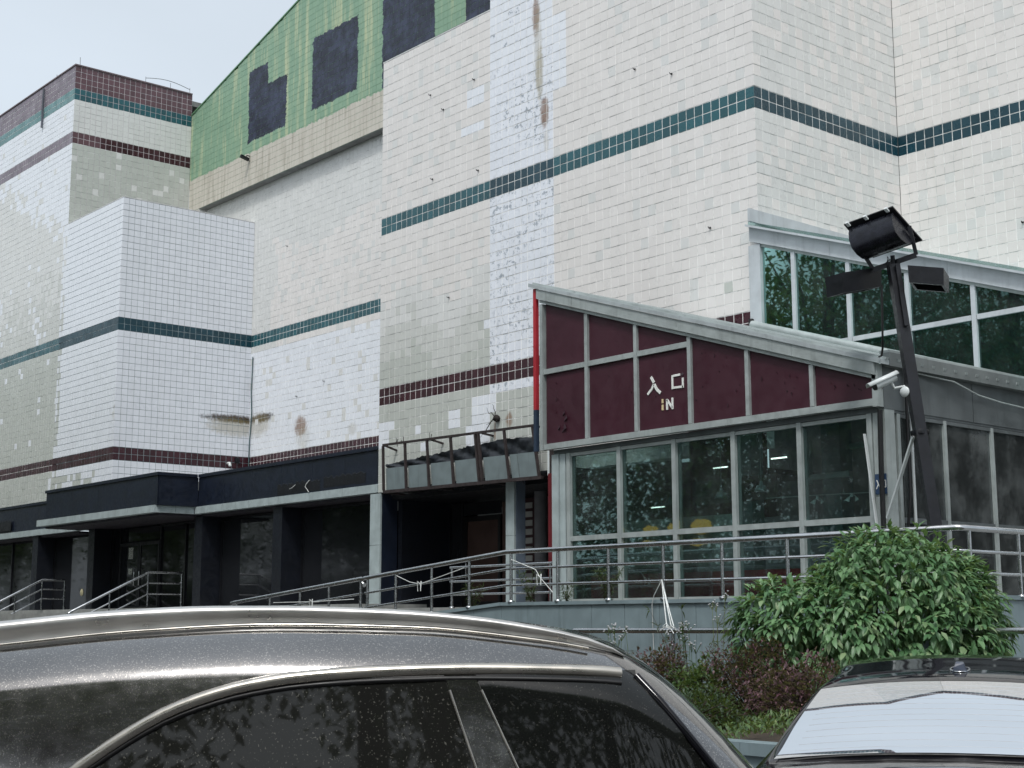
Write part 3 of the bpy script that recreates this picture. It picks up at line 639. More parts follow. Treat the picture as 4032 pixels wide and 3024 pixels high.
# peeling flakes of film on the panels
pr = random.Random(5); flk = MB()
for k in range(46):
    x = pr.choice((-13.2, -13.0, -14.2, -14.3, -12.1, -16.4, -17.7, -15.4, -11.75)) + pr.uniform(-.4, .4); z = pr.uniform(4.7, min(5.7, rz(x)-.4)); s = pr.uniform(.02, .06); a = pr.uniform(0, 3)
    flk.add([(x, 16.196, z), (x+s*math.cos(a), 16.185, z+s*math.sin(a)), (x+s*.7*math.cos(a+.8), 16.197, z+s*1.6*math.sin(a+.8))], [(0, 1, 2)])
x, z = -17.72, 4.72
for dx, dz, s in ((0, 0, .16), (.06, .18, .12), (-.1, .05, .1), (.02, .28, .1)): flk.add([(x+dx, 16.196, z+dz), (x+dx+s, 16.16, z+dz+s*.4), (x+dx+s*.5, 16.197, z+dz+s*.9)], [(0, 1, 2)])
flk.build('peeled_film', plain('peeled_maroon', S(48, 26, 36), .5, var=.4), ENT)
# writing: entrance characters in white strips
letw = plain('letter_white', S(226, 228, 224), .5, var=.08); lety = plain('letter_yellowed', S(206, 190, 150), .5)
def stroke(pts, w_, nm='letter', mat=letw):
    m = MB()
    for (xa, za), (xb, zb) in zip(pts, pts[1:]): m.bar((xa, 16.192, za), (xb, 16.192, zb), .012, w_, (0, 1, 0))
    return m.build(nm, mat, ENT)
# zoom coordinates of the strokes -> metres on the panel
zx = lambda u: -15.94+(u-952)/(1390-952)*1.14
def L(u, v):
    vt, vb = 572-.163*(u-1170), 1225-.134*(u-1170)
    return (zx(u), 5.785-(v-vt)*1.23/(vb-vt))
stroke([L(1068, 800), L(1086, 835), L(1092, 848)], .045); stroke([L(1090, 862), L(1074, 900), L(1038, 945)], .04); stroke([L(1094, 862), L(1115, 905), L(1145, 935)], .045)
for a, b in (((1243, 790), (1243, 905)), ((1250, 795), (1305, 785)), ((1326, 812), (1326, 895)), ((1252, 893), (1328, 885))): stroke([L(*a), L(*b)], .034)
stroke([L(1318, 790), L(1328, 776)], .03, mat=plain('letter_torn', S(70, 60, 66), .6))
for a, b in (((1160, 985), (1160, 1020)), ((1160, 1032), (1160, 1078))): stroke([L(*a), L(*b)], .034, mat=lety)
for a, b in (((1196, 985), (1196, 1075)), ((1196, 990), (1238, 1060)), ((1240, 975), (1240, 1070))): stroke([L(*a), L(*b)], .034)
bx('edge_strip', red, ENT, -18.34, -18.27, 16.12, 16.19, 5.16, 7.26); bx('edge_strip', plain('edge_blue', S(40, 54, 72), .5), ENT, -18.34, -18.27, 16.12, 16.19, 4.45, 5.158)
# glazed front below
YGZ = 16.32
bx('header', alu_d, ENT, -18.0, -11.52, 16.27, 16.40, 4.38, 4.455)
for a, b, y0 in ((-18.02, -17.86, 16.24), (-17.85, -17.72, 16.27)): bx('pilaster', stone, ENT, a, b, y0, 16.42, 1.92, 4.375)
gm = [-17.64, -16.46, -15.26, -14.07, -12.85, -11.66]
for x in gm: bx('mullion', alu, ENT, x-.04, x+.04, 16.26, 16.40, 1.93, 4.375)
for i in range(5):
    a, b = gm[i]+.041, gm[i+1]-.041
    bx('transom', alu, ENT, a, b, 16.27, 16.38, 2.92, 3.0); bx('head_rail', alu, ENT, a, b, 16.28, 16.37, 4.32, 4.372); bx('sill_rail', alu, ENT, a, b, 16.28, 16.37, 1.93, 1.98)
    bx('pane', glass_e, ENT, a, b, 16.318, 16.324, 3.0, 4.32); bx('pane', glass_e, ENT, a, b, 16.318, 16.324, 1.98, 2.92)
bx('corner_post', alu, ENT, -11.61, XE-.005, 16.28, 16.50, 1.93, 4.435)
bx('floor', concrete, ENT, -18, XE, 16.42, 24, 1.86, 1.93)
# right return: gutter, metal fascia, frosted dark panes
for i in range(4): bx('side_fascia', alu_d, ENT, XE-.02, XE+.0, 16.27+i*2.15, 16.27+(i+1)*2.15-.015, 4.42, 4.98)
m = MB(); m.box(XE-.02, XE+.12, 16.27, 25.2, 4.985, 5.17); m.build('gutter', plain('gutter_grey', S(122, 128, 128), .45, .3, streak=.4), ENT)
m = MB(); m.box(XE-.06, XE+.10, 16.3, 25.2, 5.172, 5.21); m.build('gutter_lip', alu, ENT)
sm = [16.6, 17.7, 18.9, 20.1, 21.3, 22.5]
for y in sm: bx('mullion', alu, ENT, XE-.09, XE-.01, y-.035, y+.035, 1.93, 4.38)
bx('header', alu_d, ENT, XE-.1, XE-.012, 16.51, 22.5, 4.385, 4.418)
for i in range(5):
    a, b = sm[i]+.036, sm[i+1]-.036
    bx('transom', alu_d, ENT, XE-.085, XE-.015, a, b, 2.91, 2.985); bx('head_rail', alu_d, ENT, XE-.085, XE-.015, a, b, 4.33, 4.38); bx('sill_rail', alu_d, ENT, XE-.085, XE-.015, a, b, 1.93, 1.98)
    bx('pane', glass_s, ENT, XE-.05, XE-.044, a, b, 2.985, 4.33); bx('pane', glass_s, ENT, XE-.05, XE-.044, a, b, 1.98, 2.91)
faint = plain('faint_letter', S(120, 128, 132), .7)
mw = Matrix.Translation((XE-.075, 19.32, 3.96)) @ Matrix(((0, 0, 1, 0), (-1, 0, 0, 0), (0, 1, 0, 0), (0, 0, 0, 1)))
text_mesh('window_lettering', 'Underground', faint, ENT, .34, mw, .001)
# interior behind the glass
INT = ENT
bx('interior_wall', plain('interior_maroon', S(74, 26, 34), .6, var=.15), INT, -18, -16.3, 19.6, 19.75, 1.93, 6.05)
bx('interior_wall', plain('interior_grey', S(120, 124, 124), .7, var=.15), INT, -16.5, -11.5, 23.6, 23.75, 1.93, 5.0)
bx('interior_column', plain('interior_column', S(128, 150, 152), .6), INT, -15.75, -15.45, 18.3, 18.6, 1.93, 6.0); bx('interior_column', plain('interior_column2', S(104, 122, 126), .6), INT, -13.95, -13.6, 18.2, 18.5, 1.93, 5.5)
bx('red_counter', red, INT, -17.5, -13.0, 16.62, 16.8, 1.935, 2.36)
bx('wall_board', plain('wall_board', S(150, 154, 154), .7), INT, -17.5, -14.2, 19.2, 19.22, 2.45, 3.35)
bx('beam_sign', plain('beam_sign', S(104, 98, 96), .7), INT, -16.7, -14.9, 18.25, 18.29, 3.55, 3.95)
FY = Matrix(((1, 0, 0, 0), (0, 0, -1, 0), (0, 1, 0, 0), (0, 0, 0, 1)))
text_mesh('sign_lettering', '26 1128', blackp, INT, .30, Matrix.Translation((-15.75, 18.24, 3.76)) @ FY, .002)
text_mesh('sign_lettering', '1126', plain('teal_letter', S(70, 120, 126), .6), INT, .20, Matrix.Translation((-17.05, 17.9, 3.62)) @ FY, .002)
bx('sign_board', plain('sign_maroon', S(50, 22, 28), .6), INT, -17.5, -16.7, 17.92, 17.95, 3.3, 3.95)
yel = plain('yellow_glow', S(226, 176, 84), .7, var=.1); yb_ = yel.node_tree.nodes['Principled BSDF']; yb_.inputs['Emission Color'].default_value = (.8, .42, .09, 1); yb_.inputs['Emission Strength'].default_value = .75   # glow added to brighten the decals, no lamp in them
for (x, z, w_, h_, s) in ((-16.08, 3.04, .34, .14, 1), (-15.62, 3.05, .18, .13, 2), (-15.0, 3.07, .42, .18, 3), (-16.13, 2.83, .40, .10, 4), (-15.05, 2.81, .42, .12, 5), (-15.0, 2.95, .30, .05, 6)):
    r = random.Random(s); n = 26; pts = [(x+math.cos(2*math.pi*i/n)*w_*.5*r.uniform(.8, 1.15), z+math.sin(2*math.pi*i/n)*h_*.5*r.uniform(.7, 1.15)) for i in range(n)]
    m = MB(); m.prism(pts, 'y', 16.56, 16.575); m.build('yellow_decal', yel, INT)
bx('decal_board', plain('decal_board', S(166, 168, 166), .7), INT, -16.7, -14.2, 16.58, 16.60, 2.45, 3.2)
for i, (x, z) in enumerate(((-15.05, 3.5), (-14.25, 3.55), (-13.4, 3.6))):
    m = MB(); m.lathe((x, 17.1, z), [(.02, .16), (.03, .10), (.07, .09), (.11, .0), (.105, .0)], 14); m.tube([(x, 17.1, z+.15), (x, 17.1, 4.4)], .006, 4); m.build('pendant_lamp', whitep, INT)
tube_m = plain('fluorescent_tube', S(232, 234, 230), .4); tb_ = tube_m.node_tree.nodes['Principled BSDF']; tb_.inputs['Emission Color'].default_value = (1, .97, .9, 1); tb_.inputs['Emission Strength'].default_value = 4
for x, z in ((-16.9, 3.5), (-15.5, 4.05), (-14.3, 4.1)): m = MB(); m.tube([(x-.15, 17.6, z), (x+.15, 17.6, z)], .011, 6); m.build('tube_light', tube_m, INT)
SH = bx('shutter_box', alu_d, INT, -13.0, -11.55, 18.0, 18.15, 3.88, 4.0)
for i in range(10): bx('shutter_slat', plain('shutter_dark', S(54, 56, 62), .5) if i == 0 else bpy.data.materials['shutter_dark'], SH, -12.95, -11.6, 18.02, 18.07, 2.95+i*.092, 2.95+i*.092+.07)
m = MB(); m.box(-13.0, -11.6, 17.6, 17.68, 4.12, 4.2); m.box(-13.8, -13.0, 17.6, 17.68, 3.72, 3.8); m.box(-13.8, -13.72, 17.6, 17.68, 3.8, 4.3); m.build('duct', alu, INT)
m = MB(); m.tube([(-14.0, 16.9, 3.42), (-12.9, 16.9, 3.40), (-11.65, 16.9, 3.37)], .008, 4); rp = m.build('hanging_cord', wirew, INT)
for x in (-13.05, -12.45, -11.85):
    m = MB()
    for s in (-1, 1): m.add([(x, 16.9, 3.38), (x+s*.13, 16.88, 3.30), (x+s*.05, 16.9, 3.27), (x+s*.04, 16.92, 3.36)], [(0, 1, 2, 3)])
    m.tube([(x, 16.9, 3.39), (x, 16.89, 3.34)], .022, 6); m.build('ribbon_bow', letw, rp)
# conduits and small blue sign on the corner
m = MB(); m.tube([(-11.45, 16.2, 1.93), (-11.45, 16.2, 3.6), (-11.43, 16.2, 4.4)], .035, 8); m.tube([(XE+.03, 16.75, 2.4), (XE+.05, 16.6, 2.75), (XE+.06, 16.7, 3.3), (XE+.04, 16.72, 3.9), (XE+.04, 16.73, 4.95)], .022, 6); m.build('black_conduit', blackp, ENT)
m = MB(); m.tube([(XE+.02, 16.85, 1.95), (XE+.02, 16.84, 4.4)], .022, 6); m.bar((-11.70, 16.21, 4.1), (-11.52, 16.2, 2.55), .04, .02); m.build('white_conduit', whitep, ENT)
m = MB(); m.tube([(XE+.05, 17.0, 4.97), (XE+.1, 17.8, 4.93), (XE+.1, 18.4, 4.8), (XE+.1, 19.0, 4.75), (XE+.1, 20.5, 4.7), (XE+.1, 22, 4.7)], .012, 6); m.build('white_conduit', alu, ENT)
pl = bx('corner_sign', plain('blue_sign', S(38, 62, 92), .5), ENT, XE-.19, XE-.01, 16.262, 16.27, 3.28, 3.55)
m = MB(); y = 16.258
for a, b in (((-11.57, 3.47), (-11.545, 3.41)), ((-11.545, 3.41), (-11.51, 3.35)), ((-11.548, 3.41), (-11.58, 3.35)), ((-11.47, 3.37), (-11.47, 3.46)), ((-11.47, 3.46), (-11.43, 3.46)), ((-11.43, 3.46), (-11.43, 3.37)), ((-11.43, 3.37), (-11.47, 3.37))): m.bar((a[0], y, a[1]), (b[0], y, b[1]), .004, .012, (0, 1, 0))
m.build('sign_lettering', letw, pl)

# ------------------------------------------------------------------ higher glazed lean-to against the tiled wall
UPP = thing('glazed_lean_to', (-14, 22, 5), 'tall green glazed lean-to with white sloping cap against the tiled corner', 'building annex')
ut = lambda x: 7.86-.350*(x+15.11); ub = lambda x: rz(x)+.14
YU = 19.9; XU = -10.7
def uslope(x0, x1, f0, d0, d1, y0, y1, nm, mat):
    m = MB(); m.add([(x0, y0, f0(x0)+d0), (x1, y0, f0(x1)+d0), (x1, y1, f0(x1)+d0), (x0, y1, f0(x0)+d0), (x0, y0, f0(x0)+d1), (x1, y0, f0(x1)+d1), (x1, y1, f0(x1)+d1), (x0, y1, f0(x0)+d1)], [(0,3,2,1),(4,5,6,7),(0,1,5,4),(1,2,6,5),(2,3,7,6),(3,0,4,7)])
    return m.build(nm, mat, UPP)
for a, b in ((-16.62, -14.86), (-14.855, -12.6), (-12.595, XU)): uslope(a, b, ut, .0, .26, YU-.09, YU+.1, 'cap_fascia', alu_w); uslope(a, b, ut, .262, .30, YU-.2, YU+.12, 'cap_edge', alu_w)
uslope(-16.555, XU, ut, .30, .36, YU-.19, Y2-.01, 'roof', seeglass('added_skylight_glass', (.75, .85, .84), .0, .12, fm=.6))  # glazing invented for this roof to let daylight into the pavilion interior
uslope(-16.55, XU, ut, .362, .52, Y2-.2, Y2-.005, 'wall_flashing', alu_w)
m = MB(); m.prism([(YU-.19, ut(XM)+.362), (Y2-.01, ut(XM)+.362), (Y2-.01, ut(XM)+.60), (YU-.19, ut(XM)+.60)], 'x', XM+.004, XM+.05); m.build('wall_flashing', alu_w, UPP)
bx('side_post', alu_w, UPP, -16.66, -16.40, YU-.07, YU+.09, 6.5, ut(-16.4)-.003)
for x in (-15.69, -14.54, -13.39, -12.2, XU-.03): bx('mullion', alu_w, UPP, x-.04, x+.04, YU-.05, YU+.06, ub(x), ut(x)-.05)
uslope(-16.39, XU, ut, -.055, -.002, YU-.04, YU+.05, 'head_rail', alu)
for a, b in ((-14.9, -14.59), (-14.49, -13.44), (-13.34, -12.25), (-12.15, XU-.08)): bx('transom', alu_w, UPP, a, b, YU-.045, YU+.05, 6.24, 6.32)
us = [-16.39, -15.73, -14.58, -13.43, -12.24, XU-.07]; 
for i in range(5):
    a, b = us[i]+(.0 if i == 0 else .08), us[i+1]
    if i < 2:
        m = MB(); m.prism([(a, ub(a)), (b, ub(b)), (b, ut(b)-.05), (a, ut(a)-.05)], 'y', YU-.004, YU+.004); m.build('pane', glass_u, UPP)
    else:
        m = MB(); m.prism([(a, 6.32), (b, 6.32), (b, ut(b)-.05), (a, ut(a)-.05)], 'y', YU-.004, YU+.004); m.build('pane', glass_u, UPP)
        m = MB(); m.prism([(a, ub(a)), (b, ub(b)), (b, 6.24), (a, 6.24)], 'y', YU-.004, YU+.004); m.build('pane', glass_u, UPP)
bx('side_wall', alu_d, UPP, XU-.06, XU-.02, YU+.1, Y2-.02, 5.22, ut(XU)-.01)
m = MB(); m.tube([(-16.62, YU-.1, 6.95), (-16.6, YU-.12, 6.75)], .05, 6); m.build('cable_bundle', blackp, UPP)
# ------------------------------------------------------------------ terrace, ramp, retaining wall
m = MB(); m.box(-62, -9.7, 17.62, 30, 0, 1.9); struct('terrace', m, concrete)
m = MB(); m.box(-18.1, -9.7, 15.34, 17.61, 0, 1.915); m.box(-62, -28.0, 19.3, 21.2, 1.902, 2.04); struct('walkway', m, concrete)
rw = lambda x: 1.92 if x > -18.1 else 1.92+.079*(x+18.1)
m = MB(); m.prism([(-27.2, 0), (-18.11, 0), (-18.11, 1.915), (-27.2, rw(-27.2)-.005)], 'y', 15.34, 17.1); struct('ramp', m, concrete)
m = MB()
for i in range(11): m.box(-46.3, -37.9, 19.28-.3*(i+1), 19.28-.3*i, 0, 2.04-.17*(i+1))
struct('steps', m, concrete)
RW = thing('retaining_wall', (-17, 15.27, 0), 'low retaining wall of grey stone panels below the ramp railing', 'wall')
bx('core', concrete, RW, -27.2, -9.72, 15.26, 15.335, 0, 1.05)
m = MB(); m.prism([(-27.2, 1.051), (-9.72, 1.051), (-9.72, 1.86), (-18.1, 1.86), (-27.2, rw(-27.2)-.06)], 'y', 15.26, 15.335); m.build('core', concrete, RW)
px = -27.2
while px < -9.8:
    x1 = min(px+.7, -9.7)
    if x1 < -18.1 < x1+.7: x1 = -18.1
    for z0, z1 in ((.3, 1.195), (1.2, None)):
        ta = (z1 or rw(px)-.05); tb = (z1 or rw(x1)-.05); off = rng.uniform(0, .006)
        if min(ta, tb) < z0+.05: continue
        m = MB(); m.prism([(px+.004, z0), (x1-.004, z0), (x1-.004, tb), (px+.004, ta)], 'y', 15.2+off, 15.262); m.build('stone_panel', stone_w, RW)
    px = x1
m = MB(); m.box(-18.1, -9.66, 15.17, 15.40, 1.872, 1.925); m.prism([(-27.2, rw(-27.2)-.048), (-18.105, 1.872), (-18.105, 1.925), (-27.2, rw(-27.2)+.005)], 'y', 15.17, 15.40); m.build('coping', stone_w, RW)
for i in range(12): bx('stone_panel', stone_w, RW, -9.72, -9.66, 15.42+i*.72, 15.42+i*.72+.712, .02, 1.86)
m = MB(); m.box(-9.74, -9.64, 15.41, 24, 1.866, 1.92); m.build('coping', stone_w, RW)

# ------------------------------------------------------------------ railings
def railing(name, pts, zr, label, posts, h=.80, mids=(.27, .53), top_r=.038, curl=False, loc=None, mat=None):
    """pts: (x, y, z of top rail); posts: (x, y, ztop)"""
    mat = mat or steel
    t = thing(name, loc or (pts[0][0], pts[0][1], pts[0][2]-h), label, 'railing')
    path = [Vector(p) for p in pts]
    if curl: path = [path[0]+Vector((-.02, 0, -.13)), path[0]+Vector((-.10, 0, -.08)), path[0]+Vector((-.09, 0, -.01)), path[0]]+path[1:]
    m = MB(); m.tube(path, top_r, 10); m.build('top_rail', mat, t)
    for d in mids: m = MB(); m.tube([Vector(p)-Vector((0, 0, d)) for p in pts], .021, 8); m.build('mid_rail', mat, t)
    for x, y, z in posts: m = MB(); m.tube([(x, y, z-h), (x, y, z-.02)], .026, 8); m.lathe((x, y, z-h), [(.055, .0), (.055, .02), (.03, .035)], 10); m.build('post', mat, t)
    return t
tr = lambda x: 2.725 if x > -17.95 else 2.725+.081*(x+17.95)
railing('platform_railing', [(-21.92, 15.2, tr(-21.92)), (-17.95, 15.2, 2.725), (-9.72, 15.2, 2.705), (-9.66, 15.26, 2.70), (-9.66, 22, 2.70)], 0, 'long steel railing on the retaining wall, rising along the ramp and level before the entrance',
    [(x, 15.2, tr(x)) for x in (-21.85, -20.98, -19.94, -18.92, -17.85, -16.74, -15.62, -14.5, -13.39, -12.26, -11.15, -10.2)]+[(-9.66, y, 2.70) for y in (15.36, 16.44, 17.5, 18.6, 19.7)], curl=True)
railing('ramp_railing', [(-26.6, 15.2, 2.02), (-22.0, 15.2, 2.40)], 0, 'short steel railing at the foot of the ramp, left of the long railing', [(x, 15.2, 2.02+.0826*(x+26.6)) for x in (-26.5, -25.2, -24.1, -23.1, -22.06)], curl=True)
railing('inner_railing', [(-21.6, 16.9, 2.62), (-18.75, 16.9, 2.62)], 0, 'thin inner railing behind the ramp railing, in front of the dark doorway', [(-21.55, 16.9, 2.62), (-18.8, 16.9, 2.62)], h=.75, mids=(.26, .5), top_r=.022)
railing('inner_railing', [(-18.1, 17.0, 2.66), (-16.6, 17.0, 2.66)], 0, 'short thin railing between the stone column and the entrance glass', [(-18.05, 17.0, 2.66)], h=.74, mids=(.26, .5), top_r=.022)
def stair_rail(x, ya, yb, yc, za, zc, label):
    t = thing('stair_railing', (x, ya, 2.04), label, 'railing')
    for d, r in ((0, .034), (.30, .021), (.60, .021)):
        m = MB(); q = [(x, yb, za-d), (x, ya, za-d), (x, yc, zc-d), (x, yc-.06, zc-d-.06), (x, yc-.03, zc-d-.14)]; m.tube(q, r, 8); m.build('top_rail' if d == 0 else 'mid_rail', steel, t)
    for y, z in ((yb, za), (ya, za), ((ya+yc)/2, (za+zc)/2)): m = MB(); m.tube([(x, y, z-.95), (x, y, z-.01)], .026, 8); m.build('post', steel, t)
stair_rail(-38.0, 18.96, 20.0, 16.7, 3.02, 1.9, 'steel stair railing before the black double door')
stair_rail(-46.0, 19.24, 20.0, 17.5, 3.0, 2.1, 'steel stair railing at the far left beside the navy column')
LR = railing('planter_railing', [(-15.3, 14.2, 1.49), (-8.0, 14.2, 1.51)], 0, 'low single bar steel railing in the planting bed below the wall', [(x, 14.2, 1.5) for x in (-15.1, -13.39, -11.7, -10.0)], h=.95, mids=(), top_r=.036)

# ropes and ribbons tied to the railings
ropem = plain('white_rope', S(206, 210, 208), .8)
RO = thing('rope', (-14.45, 15.1, 1.5), 'white rope tied from the long railing down to the low planter bar', 'rope')
m = MB(); T = Vector((-14.47, 15.13, 2.20))
for e, sag in (((-13.42, 14.2, 1.53), 0), ((-13.36, 14.18, 1.55), .02), ((-13.50, 14.2, 1.53), .03)):
    e = Vector(e); m.tube([T.lerp(e, i/6)+Vector((0, 0, -sag*math.sin(math.pi*i/6))) for i in range(7)], .009, 5)
m.tube([T, (-14.62, 15.12, 1.98), (-14.68, 15.14, 1.86), (-14.68, 15.16, 1.2)], .006, 5); m.build('strand', ropem, RO)
m = MB(); K = Vector((-13.4, 14.15, 1.53))
for k in range(6):
    a = k*1.1; m.tube([K, K+Vector((.07*math.cos(a), -.03, .05*math.sin(a)+.02)), K+Vector((.15*math.cos(a), -.04, .06*math.sin(a)-.03))], .007, 5)
m.build('knot', ropem, RO)
def ribbon(pts, label):
    m = MB(); m.tube(pts, .007, 4); p = Vector(pts[len(pts)//2])
    for s in (-1, 1): m.tube([p, p+Vector((s*.05, -.02, .05)), p+Vector((s*.04, -.02, -.12))], .009, 4)
    o = m.build('ribbon', ropem); tag(o, label, 'ribbon')
ribbon([(-20.9, 15.16, 2.42), (-20.5, 15.15, 2.30), (-20.2, 15.15, 2.26), (-19.0, 15.15, 2.50)], 'white ribbon knotted across the ramp part of the long railing')
ribbon([(-17.8, 15.16, 2.60), (-17.2, 15.15, 2.42), (-17.1, 15.15, 2.3), (-16.8, 15.15, 2.06)], 'white ribbon hanging between two posts before the stone pilaster')
ribbon([(-25.0, 15.16, 2.0), (-23.6, 15.15, 2.0), (-22.2, 15.15, 2.03)], 'white ribbon stretched along the short ramp railing')

# ------------------------------------------------------------------ lamp post with floodlight
LP = thing('lamp_post', (-10.37, 15.8, 1.92), 'leaning black lamp post with a floodlight and two box lamps on top', 'lamp post')
tp, bt = Vector((-10.845, 15.8, 6.20)), Vector((-10.30, 15.8, 1.92))
sd = Vector((.78, -.62, 0))
m = MB(); m.bar(bt, tp, .14, .14, sd); m.build('pole', black, LP)
m = MB(); d = (tp-bt).normalized(); m.bar(tp-d*.02+Vector((.10, -.06, 0)), tp-d*.85+Vector((.09, -.06, 0)), .03, .05, sd); m.build('cable_cover', black, LP)
# floodlight: curved trough body behind a flat tilted glass frame
ex = RIGHT*.84+FWD*.50; ex = (ex+Vector((0, 0, .16))).normalized()           # along the long side of the lamp
Fc = Vector((-10.98, 15.8, 6.78))
A1 = Vector((-11.50, 15.72, 6.86)); B1 = Vector((-10.86, 15.86, 6.98)); C1 = Vector((-10.47, 15.86, 6.48))
O_ = Vector((0, 0, 1.6)); A1 = O_+(A1-O_)*.986; B1 = O_+(B1-O_)*.986; C1 = O_+(C1-O_)*1.010
along = (B1-A1); down = (C1-B1)
nrm = along.cross(down).normalized(); nrm = -nrm if nrm.dot(-FWD+Vector((0, 0, -.6))) < 0 else nrm   # body side, towards the viewer and down
prof = [(0, .02), (.03, .13), (.14, .27), (.32, .36), (.55, .38), (.75, .34), (.9, .26), (.98, .14), (1.0, .0)]
def fl(t, s, h): return A1+along*t+down*(.08+.84*s)+nrm*h
m = MB(); m.grid([[fl(t, s, h+.01) for s, h in prof] for t in (.03, .35, .65, .97)])
for t in (.03, .97): m.add([fl(t, s, h+.01) for s, h in prof]+[fl(t, .98, .0)], [tuple(range(len(prof)+1))] if t > .5 else [tuple(range(len(prof)+1))[::-1]])
lamp_body = m.build('floodlight_body', plain('lamp_black', S(26, 28, 36), .28, .5, var=.4, scale=7, bump=0), LP)
m = MB(); m.obox(A1+along*.5+down*.5-nrm*.012, along*.53, down*.55, nrm*.014); m.build('floodlight_frame', black, lamp_body)
for t in (.06, .45, .9): m = MB(); m.obox(A1+along*t+down*-.03+nrm*.01, along.normalized()*.02, down.normalized()*.03, nrm*.025); m.build('clip', whitep, lamp_body)
bc = Vector((-10.82, 15.80, 6.235)); br_ = along.normalized()
m = MB(); m.bar(bc-br_*.30, bc+br_*.30, .07, .012, (0, 0, 1)); 
for s in (1, -1): m.bar(bc+br_*.30*s, fl(.5+.56*s, .55, .05), .05, .012, br_)
m.build('yoke', black, LP)
m = MB(); m.tube([tp+Vector((.02, -.03, .0)), tp+Vector((.03, -.05, .12))], .03, 8)
for k in range(4): m.tube([tp+Vector((0, -.07, .06)), tp+Vector((.05*math.cos(k*1.7), -.11, .06+.05*math.sin(k*2.1))), tp+Vector((-.03, -.09, -.1+.05*k))], .006, 4)
m.build('wiring', black, LP)
# two box lamps
def boxlamp(c, a, b, hz, lab):
    m = MB(); c, a, b = Vector(c), Vector(a), Vector(b)
    top = [c+a*i+b*j+Vector((0, 0, hz)) for i, j in ((-1, -1), (1, -1), (1, 1), (-1, 1))]; bot = [c+a*i*.96+b*j*.96-Vector((0, 0, hz)) for i, j in ((-1, -1), (1, -1), (1, 1), (-1, 1))]
    inn = [c+a*i*.8+b*j*.75-Vector((0, 0, hz)) for i, j in ((-1, -1), (1, -1), (1, 1), (-1, 1))]; dp = [p+Vector((0, 0, hz*.9)) for p in inn]
    m.add(top+bot+inn+dp, [(0, 1, 2, 3), (0, 4, 5, 1), (1, 5, 6, 2), (2, 6, 7, 3), (3, 7, 4, 0), (4, 8, 9, 5), (5, 9, 10, 6), (6, 10, 11, 7), (7, 11, 8, 4), (8, 12, 13, 9), (9, 13, 14, 10), (10, 14, 15, 11), (11, 15, 12, 8), (12, 15, 14, 13)])
    o = m.build('box_lamp', black, LP); m = MB(); m.obox(c-Vector((0, 0, hz*.3)), a*.7, b*.06, (0, 0, .01)); m.build('lamp_tube', whitep, o); return o
u1 = (RIGHT*.80+FWD*.6)
boxlamp((-11.29, 15.55, 6.02), u1*.40+Vector((0, 0, .10)), (RIGHT*.5-FWD*.86)*.16, .135, 'l')
boxlamp((-10.42, 15.95, 5.96), (RIGHT*.92-FWD*.4)*.22+Vector((0, 0, -.04)), (RIGHT*.4+FWD*.9)*.26, .11, 'r')
m = MB(); m.tube([(-10.98, 15.72, 5.95), (-11.0, 15.72, 5.3), (-11.03, 15.75, 5.12), (-11.12, 15.85, 5.05), (-11.3, 16.05, 5.08)], .014, 6); m.build('lamp_cable', blackp, LP)
m = MB(); m.bar((-11.35, 16.15, 2.95), (-10.63, 15.75, 3.92), .035, .035); m.build('brace', whitep, LP)
m = MB(); m.lathe((-10.565, 15.8, 3.97), [(.115, -.03), (.118, 0), (.115, .03)], 4, (tp-bt)); m.build('brace_clamp', black, LP)
# security camera on the pole
CC = thing('security_camera', (-10.72, 15.7, 4.5), 'white bullet security camera fixed to the leaning lamp post', 'camera')
dv = (-RIGHT*.86-FWD*.1+Vector((0, 0, -.40))).normalized(); cc = Vector((-10.90, 15.62, 4.66)); sv = dv.cross(Vector((0, 0, 1))).normalized(); uv = sv.cross(dv)
m = MB(); m.tube([cc+dv*.17, cc-dv*.13], [.055, .055], 12); m.build('body', whitep, CC)
m = MB(); m.grid([[cc+dv*a+sv*(.075*math.sin(t))+uv*(.075*math.cos(t)) for t in (-1.3, -.8, -.3, .3, .8, 1.3)] for a in (-.17, .0, .26)]); o = m.build('sunshield', whitep, CC); sol = o.modifiers.new('s', 'SOLIDIFY'); sol.thickness = .006
m = MB(); m.tube([cc+dv*.171, cc+dv*.20], [.058, .05], 12); m.build('lens', blackp, CC)
m = MB(); m.tube([cc-dv*.05-uv*.05, cc-dv*.05-uv*.13, cc-dv*.16-uv*.15+RIGHT*.03, Vector((-10.70, 15.72, 4.50))], .02, 8); m.lathe((-10.69, 15.70, 4.50), [(.001, .02), (.06, .02), (.07, 0)], 14, -FWD*.6-RIGHT*.7); m.build('bracket', whitep, CC)

